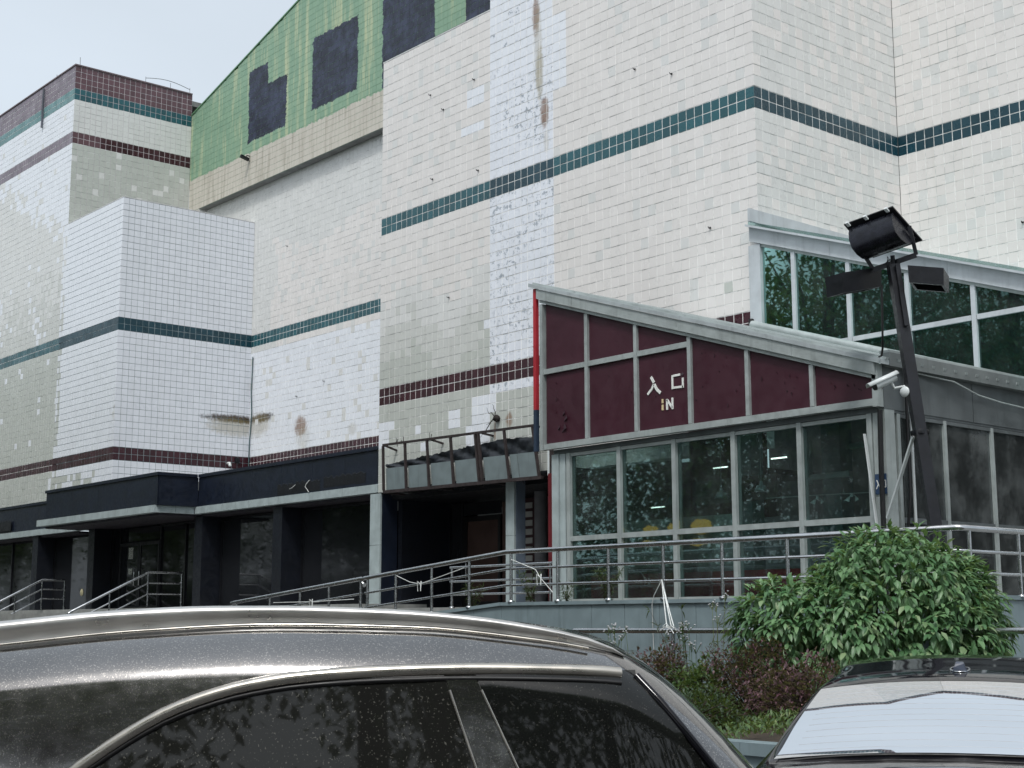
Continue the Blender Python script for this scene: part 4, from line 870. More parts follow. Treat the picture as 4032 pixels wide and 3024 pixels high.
# ------------------------------------------------------------------ planting bed
BED = struct('planting_bed', MB().box(-27, -3.5, 9.42, 15.19, 0, .56), soil)
KB = thing('planter_kerb', (-12, 9.35, 0), 'grey stone kerb along the front of the planting bed', 'kerb')
px = -27.2
while px < -3.4: bx('kerb_stone', stone_w, KB, px, px+.795, 9.28+rng.uniform(0, .01), 9.43, 0, .54); bx('kerb_cap', stone_w, KB, px, px+.795, 9.24, 9.46, .545, .645); px += .8
def leaf_mat(name, c1, c2, rough=.45, c3=None):
    g = N(name); at = g.n('Attribute', attribute_name='tint'); oi = g.n('ObjectInfo')
    t = g.math('FRACT', g.math('ADD', at.outputs['Fac'], oi.outputs['Random'])); c = g.mix(t, c1, c2)
    if c3: c = g.mix(g.ramp(g.math('FRACT', g.math('MULTIPLY', t, 7.13)), .86, .95), c, c3)
    c = g.mix(g.ramp(g.noise(1.6, 2), .35, .7, 0, .35), c, c1)
    g.set(c, rough); b = g.b; t_ = g.t
    tl = g.n('BsdfTranslucent'); g.put(tl.inputs[0], g.mix(.5, c, (.25, .32, .05))); ms = g.n('MixShader'); ms.inputs[0].default_value = .28
    t_.links.new(b.outputs[0], ms.inputs[1]); t_.links.new(tl.outputs[0], ms.inputs[2]); t_.links.new(ms.outputs[0], t_.nodes['Material Output'].inputs[0]); return g.m
def leaf_geo(p, d, n, l, w_, fold=.25, droop=.3):
    """folded, drooping leaf: 7 verts, 6 faces"""
    d = Vector(d).normalized(); s = d.cross(n).normalized(); n = s.cross(d)
    P_ = lambda a, b, c: p+d*(a*l)+s*(b*w_)+n*(c*l)
    q = lambda a: -droop*a*a
    vs = [P_(0, 0, 0), P_(.38, -.5, q(.38)+fold*.25), P_(.38, 0, q(.38)), P_(.38, .5, q(.38)+fold*.25), P_(.72, -.36, q(.72)+fold*.18), P_(.72, 0, q(.72)), P_(.72, .36, q(.72)+fold*.18), P_(1, 0, q(1))]
    return vs, [(0, 2, 1), (0, 3, 2), (1, 2, 5, 4), (2, 3, 6, 5), (4, 5, 7), (5, 6, 7)]
def foliage(name, leaves, mat, parent, singles=0, sname='leaf', local=False, simple=False):
    """leaves: list of (p, d, n, l, w); the nearest ones may be objects of their own"""
    leaves = sorted(leaves, key=lambda t: t[0].dot(FWD)) if singles else leaves
    b = MB(); tint = []
    proto = None; objs = leaves[:singles]
    for (p, d, n, l, w_) in leaves[singles:]:
        if simple:
            s_ = d.cross(n).normalized(); v, f = [p, p+d*l*.45-s_*w_*.5, p+d*l, p+d*l*.45+s_*w_*.5], [(0, 1, 2, 3)]
        else: v, f = leaf_geo(p, d, n, l, w_)
        b.add(v, f, True); tint += [rng.random()]*len(f)
    o = b.build(name, mat, parent, local=local, kind='stuff'); a = o.data.attributes.new('tint', 'FLOAT', 'FACE'); a.data.foreach_set('value', tint)
    if objs:
        v, f = leaf_geo(Vector(), Vector((0, 1, 0)), Vector((0, 0, 1)), 1, .5); pm = MB().add(v, f, True).mesh('leaf', mat)
        for (p, d, n, l, w_) in objs:
            d = d.normalized(); s = d.cross(n).normalized(); n2 = s.cross(d)
            lo = bpy.data.objects.new(sname, pm); C.objects.link(lo); lo.parent = o
            lo.matrix_basis = Matrix.Translation(p) @ Matrix((s, d, n2)).transposed().to_4x4() @ Matrix.Diagonal((l*w_/l*2, l, l, 1))
    return o
def rdir(r): 
    z = r.uniform(-1, 1); a = r.uniform(0, 2*math.pi); q = math.sqrt(1-z*z); return Vector((q*math.cos(a), q*math.sin(a), z))
# big leafy shrub in front of the corner
SHB = thing('leafy_shrub', (-10.0, 14.0, .56), 'large rounded shrub with drooping mid green leaves before the lamp post', 'shrub')
r = random.Random(21); base = Vector((-10.04, 13.95, 0)); LV = []; centers = []
lobes = [((.25, 0, 1.62), (1.05, .95, 1.02)), ((-.98, -.1, 1.38), (.66, .65, .72)), ((.92, .0, 1.5), (.58, .6, .82)), ((-.35, -.35, 1.35), (.8, .7, .75)), ((.5, -.4, 1.3), (.78, .7, .7)), ((.15, .1, 2.2), (.5, .5, .45)), ((.75, .1, 2.05), (.45, .5, .4))]
def inside(q, skip):
    for i, (c, rd) in enumerate(lobes):
        if i != skip and sum(((q[k]-c[k])/rd[k])**2 for k in range(3)) < .60: return True
    return False
for i, (c, rd) in enumerate(lobes):
    n = int(1050*rd[0]*rd[2])
    for k in range(n):
        d = rdir(r); f = r.uniform(.80, 1.05) if r.random() < .72 else r.uniform(.4, .8)
        q = (c[0]+d.x*rd[0]*f, c[1]+d.y*rd[1]*f, c[2]+d.z*rd[2]*f)
        if q[2] < .7 or inside(q, i): continue
        pw = base+RIGHT*q[0]+FWD*q[1]+Vector((0, 0, q[2])); dw = RIGHT*d.x+FWD*d.y+Vector((0, 0, d.z))
        centers.append(pw)
        for j in range(r.randint(5, 9)):
            a = rdir(r); out_ = (dw*.9+a*.9); out_.z -= .95; out_.normalize()
            nn = (dw+Vector((0, 0, .9))+a*.35).normalized(); l = r.uniform(.095, .15)
            LV.append((pw+a*r.uniform(.01, .07), out_, nn, l, l*r.uniform(.36, .46)))
lm = leaf_mat('shrub_leaf', S(68, 108, 70), S(114, 150, 104), .42, S(140, 162, 120))
crown = foliage('crown', LV, lm, SHB, singles=300)
m = MB(); wood = plain('branch_wood', S(70, 60, 50), .9)
for k in range(9):
    q = centers[(k*37) % len(centers)]; s0 = base+Vector((.05*math.cos(k), .05*math.sin(k), .5)); mid = s0.lerp(q, .5)+Vector((0, 0, .2)); m.tube([s0, s0.lerp(mid, .5)+Vector((0, 0, .1)), mid, q], [.035, .028, .02, .008], 6)
m.build('trunk', wood, SHB)
def shrub(name, c, rad, n, l, mat, label, cat='shrub', ll=4, up=.3):
    t = thing(name, (c[0], c[1], .56), label, cat); r = random.Random(int(abs(c[0]*1000))); lv = []; m = MB(); c = Vector(c)
    for k in range(n):
        d = rdir(r); d.z = abs(d.z)*1.0-.25; f = r.uniform(.55, 1.05)*(1+.22*math.sin(d.x*5+d.y*4)); q = c+Vector((d.x*rad[0]*f, d.y*rad[1]*f, d.z*rad[2]*f))
        if q.z < .56: continue
        if k % 9 == 0: m.tube([Vector((c.x+r.uniform(-.1, .1), c.y+r.uniform(-.1, .1), .5)), Vector((c.x, c.y, .5)).lerp(q, .5)+Vector((r.uniform(-.06, .06), 0, .06)), q], [.012, .008, .004], 4)
        for j in range(ll):
            a = rdir(r); o_ = (d*.6+a+Vector((0, 0, up))).normalized(); lv.append((q+a*.03, o_, (Vector((0, 0, 1))+a*.5).normalized(), l*r.uniform(.7, 1.3), l*.45))
    m.build('stem', wood, t); foliage('crown', lv, mat, t); return t
lp = leaf_mat('loropetalum_leaf', S(58, 34, 44), S(104, 72, 82), .5, S(150, 118, 118)); lg = leaf_mat('bed_leaf', S(52, 78, 44), S(92, 118, 66), .5, S(120, 132, 84)); ld = leaf_mat('dark_leaf', S(36, 56, 38), S(62, 84, 50), .5)
shrub('purple_shrub', (-11.75, 12.3, .95), (.40, .40, .52), 420, .055, lp, 'small purple leaved shrub nearest the dusty car')
shrub('purple_shrub', (-10.55, 12.5, .95), (.62, .55, .62), 800, .055, lp, 'middle purple leaved shrub left of the big green shrub')
shrub('purple_shrub', (-9.5, 12.0, .82), (.65, .5, .55), 720, .055, lp, 'purple leaved shrub in front of the big green shrub, beside the black sedan')
shrub('green_shrub', (-11.1, 12.2, .8), (.42, .4, .5), 420, .06, lg, 'light green weedy bush between the two left purple shrubs')
shrub('green_shrub', (-10.2, 11.1, .62), (.8, .45, .45), 620, .05, ld, 'dark green low bush under the purple shrubs')
shrub('green_shrub', (-11.6, 11.2, .6), (.8, .45, .42), 520, .05, ld, 'dark green low bush behind the car pillar')
# flowering weeds with flat white heads
flw = plain('white_petal', S(168, 170, 172), .8)
def weed(x, y, h, n, label, spread=.3):
    t = thing('flowering_weed', (x, y, .56), label, 'plant'); r = random.Random(int(abs(x*777))); m = MB(); hd = MB(); lv = []
    for k in range(n):
        b = Vector((x+r.uniform(-spread, spread), y+r.uniform(-.15, .15), .55)); tp_ = b+Vector((r.uniform(-.12, .12), r.uniform(-.08, .08), h*r.uniform(.7, 1.08)))
        m.tube([b, b.lerp(tp_, .5)+Vector((r.uniform(-.03, .03), 0, 0)), tp_], [.006, .005, .003], 4)
        for j in range(r.randint(4, 7)):
            p = tp_+Vector((r.uniform(-.07, .07), r.uniform(-.05, .05), r.uniform(-.06, .03))); m.tube([tp_-Vector((0, 0, .1)), p], .003, 3); hd.lathe(p, [(.001, .012), (.012, .006), (.014, 0), (.001, -.003)], 6)
        for j in range(7): f = r.uniform(.1, .75); a = rdir(r); a.z = .2; lv.append((b.lerp(tp_, f), a, Vector((0, 0, 1)), r.uniform(.05, .09), .015))
    m.build('stem', lg, t); hd.build('flower_heads', flw, t, kind='stuff'); foliage('leaves', lv, lg, t)
weed(-13.6, 13.4, .95, 12, 'clump of white flowered weeds left of the low railing post'); weed(-12.4, 13.3, .98, 12, 'clump of white flowered weeds right of the low railing post'); weed(-12.0, 13.6, 1.55, 4, 'tall thin white flowered weed against the stone wall', .12)
# fern-like branch sticking up by the shrub
def frond(x, y, z, n, h, label, mat=ld, lean=.3):
    t = thing('spiky_weed', (x, y, z), label, 'plant'); r = random.Random(int(abs(x*331))); m = MB(); lv = []
    for k in range(n):
        a = r.uniform(0, 6.28); d = Vector((math.cos(a)*lean, math.sin(a)*lean, 1)).normalized(); b = Vector((x, y, z)); pts = [b+d*h*i/6+Vector((math.cos(a), math.sin(a), -.4))*.04*(i/6)**2*h*3 for i in range(7)]
        m.tube(pts, [.008-.001*i for i in range(7)], 4)
        for i in range(1, 7):
            for s in range(4): q = rdir(r); lv.append((pts[i], (q+d*.5).normalized(), Vector((0, 0, 1)), r.uniform(.07, .13), .018))
    m.build('stem', wood, t); foliage('leaves', lv, mat, t)
frond(-12.0, 13.0, .56, 3, 1.3, 'dark spiky weed reaching over the low railing beside the big shrub'); frond(-19.3, 15.6, 1.8, 7, .42, 'spiky green weed growing on the ramp behind the railing'); frond(-17.95, 15.7, 1.92, 6, .5, 'spiky green weed at the foot of the stone column')
frond(-16.2, 15.75, 1.92, 10, .5, 'bushy green weed below the first entrance pane'); frond(-17.2, 15.8, 1.92, 4, .3, 'small weed between the column and the pilaster')
# ground cover
r = random.Random(9); lv = []
for k in range(15000):
    x = r.uniform(-14.5, -5.5) if k < 7000 else r.uniform(-26.8, -3.8); y = r.uniform(9.5, 12.8) if k < 7000 else r.uniform(9.5, 15); p = Vector((x, y, .56+.10*max(0, math.sin(x*3+y*2)))); a = rdir(r); a.z = abs(a.z)+.5
    lv.append((p+Vector((0, 0, r.uniform(0, .1))), a.normalized(), Vector((0, 0, 1)), r.uniform(.04, .09), r.uniform(.012, .03)))
g_ = foliage('ground_cover', lv, lg, None); tag(g_, 'low green ground cover spreading behind the kerb', 'ground cover', kind='stuff')
# ------------------------------------------------------------------ cars
def cr(ctrl, x):
    """smooth curve through control points (monotone cubic)"""
    n = len(ctrl)
    if x <= ctrl[0][0]: return ctrl[0][1]
    if x >= ctrl[-1][0]: return ctrl[-1][1]
    i = max(k for k in range(n-1) if ctrl[k][0] <= x)
    def sl(k): return (ctrl[k+1][1]-ctrl[k][1])/(ctrl[k+1][0]-ctrl[k][0])
    def tg(k):
        if k == 0: return sl(0)
        if k == n-1: return sl(n-2)
        a, b = sl(k-1), sl(k)
        return 0 if a*b <= 0 else 2*a*b/(a+b)
    (x0, y0), (x1, y1) = ctrl[i], ctrl[i+1]; h = x1-x0; t = (x-x0)/h
    return (2*t**3-3*t*t+1)*y0+(t**3-2*t*t+t)*h*tg(i)+(-2*t**3+3*t*t)*y1+(t**3-t*t)*h*tg(i+1)
def car_paint(name, col, dust, speck, rough=.16, metal=.3):
    g = N(name); tc = g.n('TexCoord').outputs['Object']
    c = g.mix(g.ramp(g.noise(1.3, 4, .6, vec=tc), .3, .7), col, tuple(v*1.5+.004 for v in col))
    if dust:
        nz = g.noise(260, 2, .5, vec=tc); nz2 = g.noise(75, 3, .6, vec=tc)
        c = g.mix(g.ramp(nz, .57, .66, 0, speck), c, S(186, 182, 176)); c = g.mix(g.ramp(nz2, .60, .74, 0, speck*.7), c, S(150, 146, 140))
        c = g.mix(g.ramp(g.noise(2.2, 5, .65, vec=tc), .3, .75, dust*.3, dust), c, S(128, 122, 116))
        rr_ = g.ramp(g.noise(30, 4, .6, vec=tc), .3, .75, rough, rough+.10)
    else: rr_ = rough
    g.set(c, rr_, metal); g.b.inputs['Coat Weight'].default_value = .8; g.b.inputs['Coat Roughness'].default_value = .03
    return g.m
paint1 = car_paint('dusty_grey_paint', (.14, .139, .14), .12, .62, .09, .92); paint2 = car_paint('black_car_paint', (.004, .004, .006), 0, 0, .05, 0); paint2.node_tree.nodes['Principled BSDF'].inputs['Coat Weight'].default_value = 0; paint2.node_tree.nodes['Principled BSDF'].inputs['IOR'].default_value = 1.38
champ = plain('satin_trim', S(192, 187, 178), .26, .9, var=.06, bump=0); railm = plain('roof_rail_metal', S(198, 197, 194), .36, .8, var=.06, bump=0)
def carglass(name, dust):
    g = N(name); tc = g.n('TexCoord').outputs['Object']; c = (.006, .007, .007)
    r0 = .02
    if dust: c = g.mix(g.ramp(g.noise(190, 2, .5, vec=tc), .62, .72, .0, dust), c, S(150, 148, 140)); c = g.mix(dust*.12, c, S(130, 126, 118))
    g.set(c, r0); g.b.inputs['IOR'].default_value = 1.40; return g.m
cg1 = carglass('tinted_window', .36); cg1b = carglass('tinted_front_window', .12); cg2 = carglass('rear_window', 0); _b = cg2.node_tree.nodes['Principled BSDF']; _b.inputs['Metallic'].default_value = 1; _b.inputs['Base Color'].default_value = (.86, .88, .90, 1)
tyre = plain('tyre_rubber', S(24, 24, 25), .85)
# ---- dusty crossover seen from its side, roof rails above eye height
cx0, cy0 = -.3, 4.23
SUV = thing('crossover_car', cl(cx0, cy0), 'dusty dark grey car with roof rails and satin window trim in the foreground', 'car', rotz=HEAD)
ZT1 = [(-2.30, .70), (-2.26, 1.0), (-2.12, 1.22), (-1.95, 1.40), (-1.72, 1.49), (-1.45, 1.532), (-1.221, 1.554), (-.894, 1.586), (-.566, 1.601), (-.237, 1.594), (.026, 1.568), (.231, 1.532), (.335, 1.479), (.439, 1.396), (.508, 1.327), (.559, 1.271), (.70, 1.13), (.84, 1.04), (1.2, .99), (1.5, .92), (1.68, .80), (1.75, .55)]
def prof(X):
    """near half cross-section: (inset from the widest side, height)"""
    zt = cr(ZT1, X); pl_ = .5*max(0, (abs(X+.28)-1.5)/.6)**2*.55            # rounding in plan at the ends
    if zt > 1.15:
        k = min(1, (zt-1.15)/.4); b = .97; h = zt-b
        pts = [(.08, .24), (.01, .38), (.0, .62), (.012, .66), (.0, .80), (.012, b), (.03, b+.08*h/.6), (.052, b+.45*h), (.078, zt-.115*h/.6), (.096, zt-.088*h/.6), (.125, zt-.058*h/.6), (.165, zt-.03*h/.6), (.205, zt-.009*h/.6), (.24, zt+.001), (.40, zt+.016), (.60, zt+.026), (.93, zt+.034)]
    else:
        b = min(.9, zt-.05); pts = [(.08, .24), (.01, .38), (.0, .58*min(1, zt)), (.012, .62*min(1, zt)), (.0, .72*min(1, b+.2)), (.01, b-.04), (.02, b-.02), (.04, b), (.07, b+.01), (.09, zt-.03), (.12, zt-.02), (.16, zt-.012), (.2, zt-.005), (.24, zt), (.4, zt+.015), (.6, zt+.024), (.93, zt+.03)]
        pts = [(w_, min(z, zt+.03)) for w_, z in pts]
    return [(w_+pl_*max(0, 1-w_/.93), z) for w_, z in pts]
def wside(X, z):
    p = prof(X)[:14]
    for (wa, za), (wb, zb) in zip(p, p[1:]):
        if za <= z <= zb and zb > za: return wa+(wb-wa)*(z-za)/(zb-za)
    return p[-1][0] if z > p[-1][1] else p[0][0]
Y0 = 3.3
def loc1(X, w_, z, far=False): return (X-cx0, (Y0+w_ if not far else Y0+1.86-w_)-cy0, z)
XS = sorted(set([-2.30+i*.045 for i in range(91)]+[.335, .50, .62, -.237, -1.221, .231])); XS = [x for x in XS if -2.3 <= x <= 1.75]
body = MB(); rows = []
for X in XS:
    p = prof(X); rows.append([loc1(X, w_, z) for w_, z in p]+[loc1(X, w_, z, True) for w_, z in p[-2::-1]])
nP = len(rows[0])
vs_ = [v for r_ in rows for v in r_]; body.v = vs_
for i in range(len(XS)-1):
    xm = (XS[i]+XS[i+1])/2
    for k in range(nP-1):
        kk = min(k, nP-2-k); gl_ = kk >= 13 and (.30 < xm < .86 or -2.12 < xm < -1.82)
        body.f.append((i*nP+k, (i+1)*nP+k, (i+1)*nP+k+1, i*nP+k+1)); body.sm.append(True); body.mi.append(1 if gl_ else 0)
for e in (0, len(XS)-1): body.f.append(tuple(e*nP+k for k in range(nP))[::(1 if e == 0 else -1)]); body.sm.append(False); body.mi.append(0)
bo = body.build('body', [paint1, cg1b], SUV, local=True)
TR = [(-1.15, 1.02), (-1.135, 1.08), (-1.09, 1.16), (-1.03, 1.23), (-.968, 1.284), (-.908, 1.326), (-.847, 1.365), (-.786, 1.399), (-.694, 1.435), (-.601, 1.46), (-.476, 1.479), (-.288, 1.491), (-.101, 1.495), (.088, 1.492), (.22, 1.486), (.288, 1.477)]
FT = [(.288, 1.477), (.34, 1.42), (.40, 1.345), (.454, 1.277), (.56, 1.15), (.65, 1.03)]
ztr = lambda X: cr(TR, X) if X < .288 else cr(FT, X)
for far in (False, True):
    side = 'far' if far else 'near'
    def pane(xa, xb, lean, mat, nm):
        """glass between two leaning edges; lean = shift of x per metre of height"""
        rows = []
        for z in (1.0, 1.05, 1.1, 1.15, 1.2, 1.24, 1.28, 1.31, 1.34, 1.37, 1.4, 1.42, 1.44, 1.455, 1.468, 1.478, 1.486, 1.491):
            rows.append([loc1(X, wside(X, z)-.004, z, far) for X in [xa(z)+(xb(z)-xa(z))*i/16 for i in range(17)]])
        return MB().grid(rows, True, not far).build(nm, mat, bo, local=True)
    rear_edge = lambda z: max((x for x, zz_ in TR if zz_ <= max(z, 1.02)+1e-6 and x < -.29), default=-1.15) if False else -1.149+.0*z
    pl_l = lambda z: -.144+(1.453-z)*.36; pl_r = lambda z: -.072+(1.453-z)*.48
    def inv_tr(z): 
        for (xa_, za_), (xb_, zb_) in zip(TR[:12], TR[1:12]):
            if za_ <= z <= zb_: return xa_+(xb_-xa_)*(z-za_)/(zb_-za_)
        return -1.15 if z < 1.02 else -.288
    def inv_ft(z):
        for (xa_, za_), (xb_, zb_) in zip(FT, FT[1:]):
            if zb_ <= z <= za_: return xa_+(xb_-xa_)*(z-za_)/(zb_-za_)
        return .65 if z < 1.1 else .288
    pane(inv_tr, lambda z: pl_l(z)-.002, 0, cg1, 'rear_side_window'); pane(lambda z: pl_r(z)+.002, inv_ft, 0, cg1b, 'front_side_window')
    m = MB(); rows = []
    for j in range(11):
        z = 1.0+j*.0475; rows.append([loc1(x, wside(x, z)-.008, z, far) for x in (pl_l(z), (pl_l(z)+pl_r(z))/2, pl_r(z))])
    m.grid(rows, True, not far); m.build('pillar', paint1, bo, local=True)
    for f_ in (pl_l, pl_r): m = MB(); m.tube([loc1(f_(z), wside(f_(z), z)-.010, z, far) for z in [1.0+.05*j for j in range(10)]], .0035, 5); m.build('pillar_trim', champ, bo, local=True)
    m = MB(); path = []
    for i in range(len(TR)*4-3):
        X0_ = -1.15+(1.438)*i/(len(TR)*4-4); path.append(X0_)
    pts = [loc1(x, wside(x, z)-.001, z, far) for x, z in TR[:6]]+[loc1(x, wside(x, cr(TR, x))-.001, cr(TR, x), far) for x in [-.87+.04*i for i in range(29)]]
    m.tube(pts, .0155, 8); m.build('window_trim', champ, bo, local=True)
    m = MB(); m.tube([loc1(x, wside(x, cr(TR, x)-.02)-.003, cr(TR, x)-.02, far) for x in [-.95+.04*i for i in range(31)]], .007, 6); m.build('window_seal', blackp, bo, local=True)
    m = MB(); m.tube([loc1(x, wside(x, z)-.006, z, far) for x, z in FT], .010, 8); m.build('window_trim', paint2, bo, local=True)
    m = MB(); m.tube([loc1(-1.15+.1*i, wside(-1.15+.1*i, 1.0)-.006, 1.0, far) for i in range(19)], .010, 6); m.build('window_trim', champ, bo, local=True)
    RT = [(-1.62, 1.548), (-1.5, 1.585), (-1.234, 1.609), (-.97, 1.634), (-.704, 1.645), (-.571, 1.645), (-.305, 1.637), (-.106, 1.621), (.026, 1.602), (.159, 1.574), (.233, 1.549), (.268, 1.515)]
    xs_ = [-1.62+.06*i for i in range(32)]; xs_ = [x for x in xs_ if x < .268]+[.268]
    m = MB(); rows = []
    for x in xs_:
        zt_ = cr(RT, x)-.003; zb_ = cr(ZT1, x)+.001; hh = max(.004, zt_-zb_); q = []
        for (dw, f) in ((-.012, 0), (-.010, .35), (-.016, .5), (-.018, .72), (-.013, .9), (.0, 1.0), (.013, .93), (.018, .7), (.014, 0)): q.append(loc1(x, .245+dw, zb_+hh*f, far))
        rows.append(q)
    m.grid(rows, True, far); m.build('roof_rail', railm, SUV, local=True)
    m = MB(); m.tube([loc1(x, .196, cr(ZT1, x)-.004, far) for x in xs_[1:-2]], .004, 6); m.build('roof_moulding', champ, SUV, local=True)
    m = MB(); c = loc1(.60, -.12, 1.03, far); m.obox(c, (.07, 0, 0), (0, .10, 0), (0, 0, .07)); m.build('mirror', paint1, SUV, local=True, bevel=.03)
    for X in (-1.5, 1.0):
        c = Vector(loc1(X, .10, .34, far)); ax = (0, -1 if not far else 1, 0)
        m = MB(); m.lathe(c, [(.22, -.10), (.32, -.10), (.34, -.06), (.34, .06), (.32, .10), (.22, .10)], 28, ax); wh = m.build('wheel', tyre, SUV, local=True)
        m = MB(); m.lathe(c, [(.22, .07), (.21, .09), (.06, .06), (.05, .09), (.001, .09)], 20, ax); m.build('rim', steel, wh, local=True)
# ---- black sedan seen from behind
TH = R_(16.8); rho0 = 5.35
SED = thing('black_sedan', cl(rho0*math.sin(TH), rho0*math.cos(TH)), 'glossy black sedan seen from behind with shark fin antenna at lower right', 'car', rotz=HEAD-TH)
ZC = [(0, .55), (.03, .80), (.08, .98), (.2, 1.035), (.5, 1.062), (.74, 1.072), (.82, 1.098), (1.0, 1.198), (1.2, 1.291), (1.33, 1.338), (1.42, 1.361), (1.6, 1.389), (1.85, 1.412), (2.1, 1.432), (2.5, 1.437), (2.9, 1.415), (3.2, 1.355), (3.5, 1.22), (3.95, .985), (4.3, .93), (4.7, .80), (4.85, .55)]
RWc = [(0, .78), (.2, .80), (.5, .80), (.74, .80), (.82, .775), (1.0, .72), (1.33, .63), (1.6, .585), (1.85, .56), (2.2, .56), (2.9, .58), (3.2, .60), (3.6, .66), (3.95, .74), (4.5, .74), (4.85, .68)]
def sprof(Y):
    zc, rw_ = cr(ZC, Y), cr(RWc, Y); hb = .92*(1-.10*max(0, (abs(Y-2.4)-1.7)/.75)**2); b = min(.93, zc-.06)
    return [(0, zc), (rw_*.35, zc-.0045), (rw_*.65, zc-.0174), (rw_*.86, zc-.0323), (rw_*.95, zc-.041), (rw_, zc-.056), (rw_+(hb-rw_)*.22, zc-.056-(zc-.056-b)*.3), (rw_+(hb-rw_)*.72, b+(zc-.056-b)*.22), (hb-.03, b), (hb, b-.07), (hb-.005, .6), (hb-.01, .4), (hb-.08, .24)]
YS = [.03*i for i in range(8)]+[.24+.05*i for i in range(93)]; YS = [y for y in YS if y <= 4.85]+[4.85]
rows = []
for Y in YS:
    p = sprof(Y); rows.append([(-a, Y, z) for a, z in p[::-1]]+[(a, Y, z) for a, z in p[1:]])
b2 = MB(); b2.grid(rows, True, True); n2 = len(rows[0]); b2.add(rows[0], [tuple(range(n2))]); b2.add(rows[-1], [tuple(range(n2))[::-1]])
k0 = 0
for i in range(len(YS)-1):
    for k in range(n2-1):
        ym = (YS[i]+YS[i+1])/2; c = abs(k+.5-(n2-1)/2)
        b2.mi[k0] = 1 if (3.25 < ym < 3.92 and c < 5) or (1.5 < ym < 3.3 and 6 < c < 8) else 0; k0 += 1
sb = b2.build('body', [paint2, cg2], SED, local=True)
rows = []
for i in range(26):
    Y = .79+i*(.555/25); p = sprof(Y); lim = cr(RWc, Y)*.945; row = []
    for j in range(25):
        a = -1+2*j/24; x = lim*a; z = None
        for (aa, za), (ab, zb) in zip(p, p[1:]):
            if aa <= abs(x) <= ab: z = za+(zb-za)*(abs(x)-aa)/(ab-aa); break
        z = cr(ZC, Y)-.045*(abs(x)/cr(RWc, Y))**2.2
        row.append((x, Y, z+.006))
    rows.append(row)
rg = MB().grid(rows, True, True).build('rear_window', cg2, SED, local=True)
m = MB()
for i in range(12):
    Y = .84+i*.041; lim = cr(RWc, Y)*.86; m.tube([(lim*a/8, Y, cr(ZC, Y)-.045*(abs(lim*a/8)/cr(RWc, Y))**2.2+.0062) for a in range(-8, 9)], .0008, 3)
m.build('heating_wire', plain('heater_line', S(190, 194, 200), .5), rg, local=True)
m = MB(); m.tube([(x/10*.72, .775, cr(ZC, .775)-.056*(abs(x/10*.72)/.8)**2.6+.004) for x in range(-10, 11)], .006, 5); m.build('window_seal', blackp, SED, local=True)
m = MB(); m.tube([(x/10*.60, 1.36, cr(ZC, 1.36)-.045*(abs(x/10*.6)/.62)**2.2+.001) for x in range(-10, 11)], .004, 5); m.build('roof_seam', blackp, SED, local=True)
m = MB(); rows = []
for t in range(9):
    s = t/8; Y = 1.54+.20*s; h = .045*(1-s)**.7*(1 if s > .08 else .8); w_ = .034*(1-s*.6); z = cr(ZC, Y); rows.append([(-w_, Y, z-.002), (-w_*.72, Y, z+h*.6), (-w_*.5, Y+.006, z+h), (w_*.5, Y+.006, z+h), (w_*.72, Y, z+h*.6), (w_, Y, z-.002)])
m.grid(rows, True, True); m.add(rows[0], [(0, 1, 2, 3, 4, 5)]); m.build('shark_fin_antenna', plain('fin_gloss', S(74, 82, 98), .3, 0, var=.05, bump=0), SED, local=True); m = MB(); m.tube([(.042*math.cos(a*.5236), 1.60+.075*math.sin(a*.5236), cr(ZC, 1.60+.075*math.sin(a*.5236))+.002) for a in range(13)], .005, 5); m.build('antenna_base', steel, SED, local=True)
for sx in (-1, 1):
    m = MB(); m.obox((sx*.62, -.005, .82), (.17, 0, 0), (0, .03, 0), (0, 0, .06)); m.build('tail_light', plain('tail_red', S(120, 16, 18), .2), SED, local=True, bevel=.015)
    for Y in (.95, 3.85):
        c = (sx*.80, Y, .33); m = MB(); m.lathe(c, [(.21, -.1), (.31, -.1), (.33, -.06), (.33, .06), (.31, .1), (.21, .1)], 26, (sx, 0, 0)); wh = m.build('wheel', tyre, SED, local=True)
        m = MB(); m.lathe(c, [(.21, .07), (.2, .09), (.06, .06), (.05, .09), (.001, .09)], 18, (sx, 0, 0)); m.build('rim', steel, wh, local=True)

# ------------------------------------------------------------------ street trees seen only as reflections in glass and paint
tl_ = leaf_mat('street_tree_leaf', S(58, 86, 46), S(108, 138, 72), .5); bark = plain('bark', S(76, 68, 60), .95, bump=.6)
def tree_mesh(seed, h, rad):
    r = random.Random(seed); lv = []; m = MB(); m.tube([(0, 0, 0), (.05, .02, h*.2), (-.03, .04, h*.42), (.1, 0, h*.7)], [.24, .19, .15, .07], 9)
    cl_ = []
    for k in range(int(4.6*rad)):
        d = rdir(r); d.z = d.z*.8+.1; c = Vector((d.x*rad*.62, d.y*rad*.62, h*.53+d.z*h*.37)); cl_.append((c, rad*r.uniform(.32, .5)))
        m.tube([(0, 0, h*r.uniform(.3, .5)), c*.5+Vector((0, 0, h*.25)), c], [.09, .05, .02], 6)
    for c, q in cl_:
        for k in range(640):
            d = rdir(r); p = c+d*q*r.uniform(.45, 1.08); a = rdir(r); o_ = (d*.5+a); o_.z -= .3; lv.append((p, o_.normalized(), (Vector((0, 0, 1))+a*.6).normalized(), r.uniform(.17, .29), r.uniform(.09, .15)))
    return m, lv
def plant_tree(loc, seed, h, rad, label, src=None, rot=0):
    if src is None:
        t = thing('street_tree', (0, 0, 0), label, 'tree', 'trees along the street'); m, lv = tree_mesh(seed, h, rad); m.build('trunk', bark, t, local=True); foliage('crown', lv, tl_, t, local=True, simple=True)
    else: t = copy_tree(src); t['label'] = label
    t.location = loc; t.rotation_euler.z = rot; return t
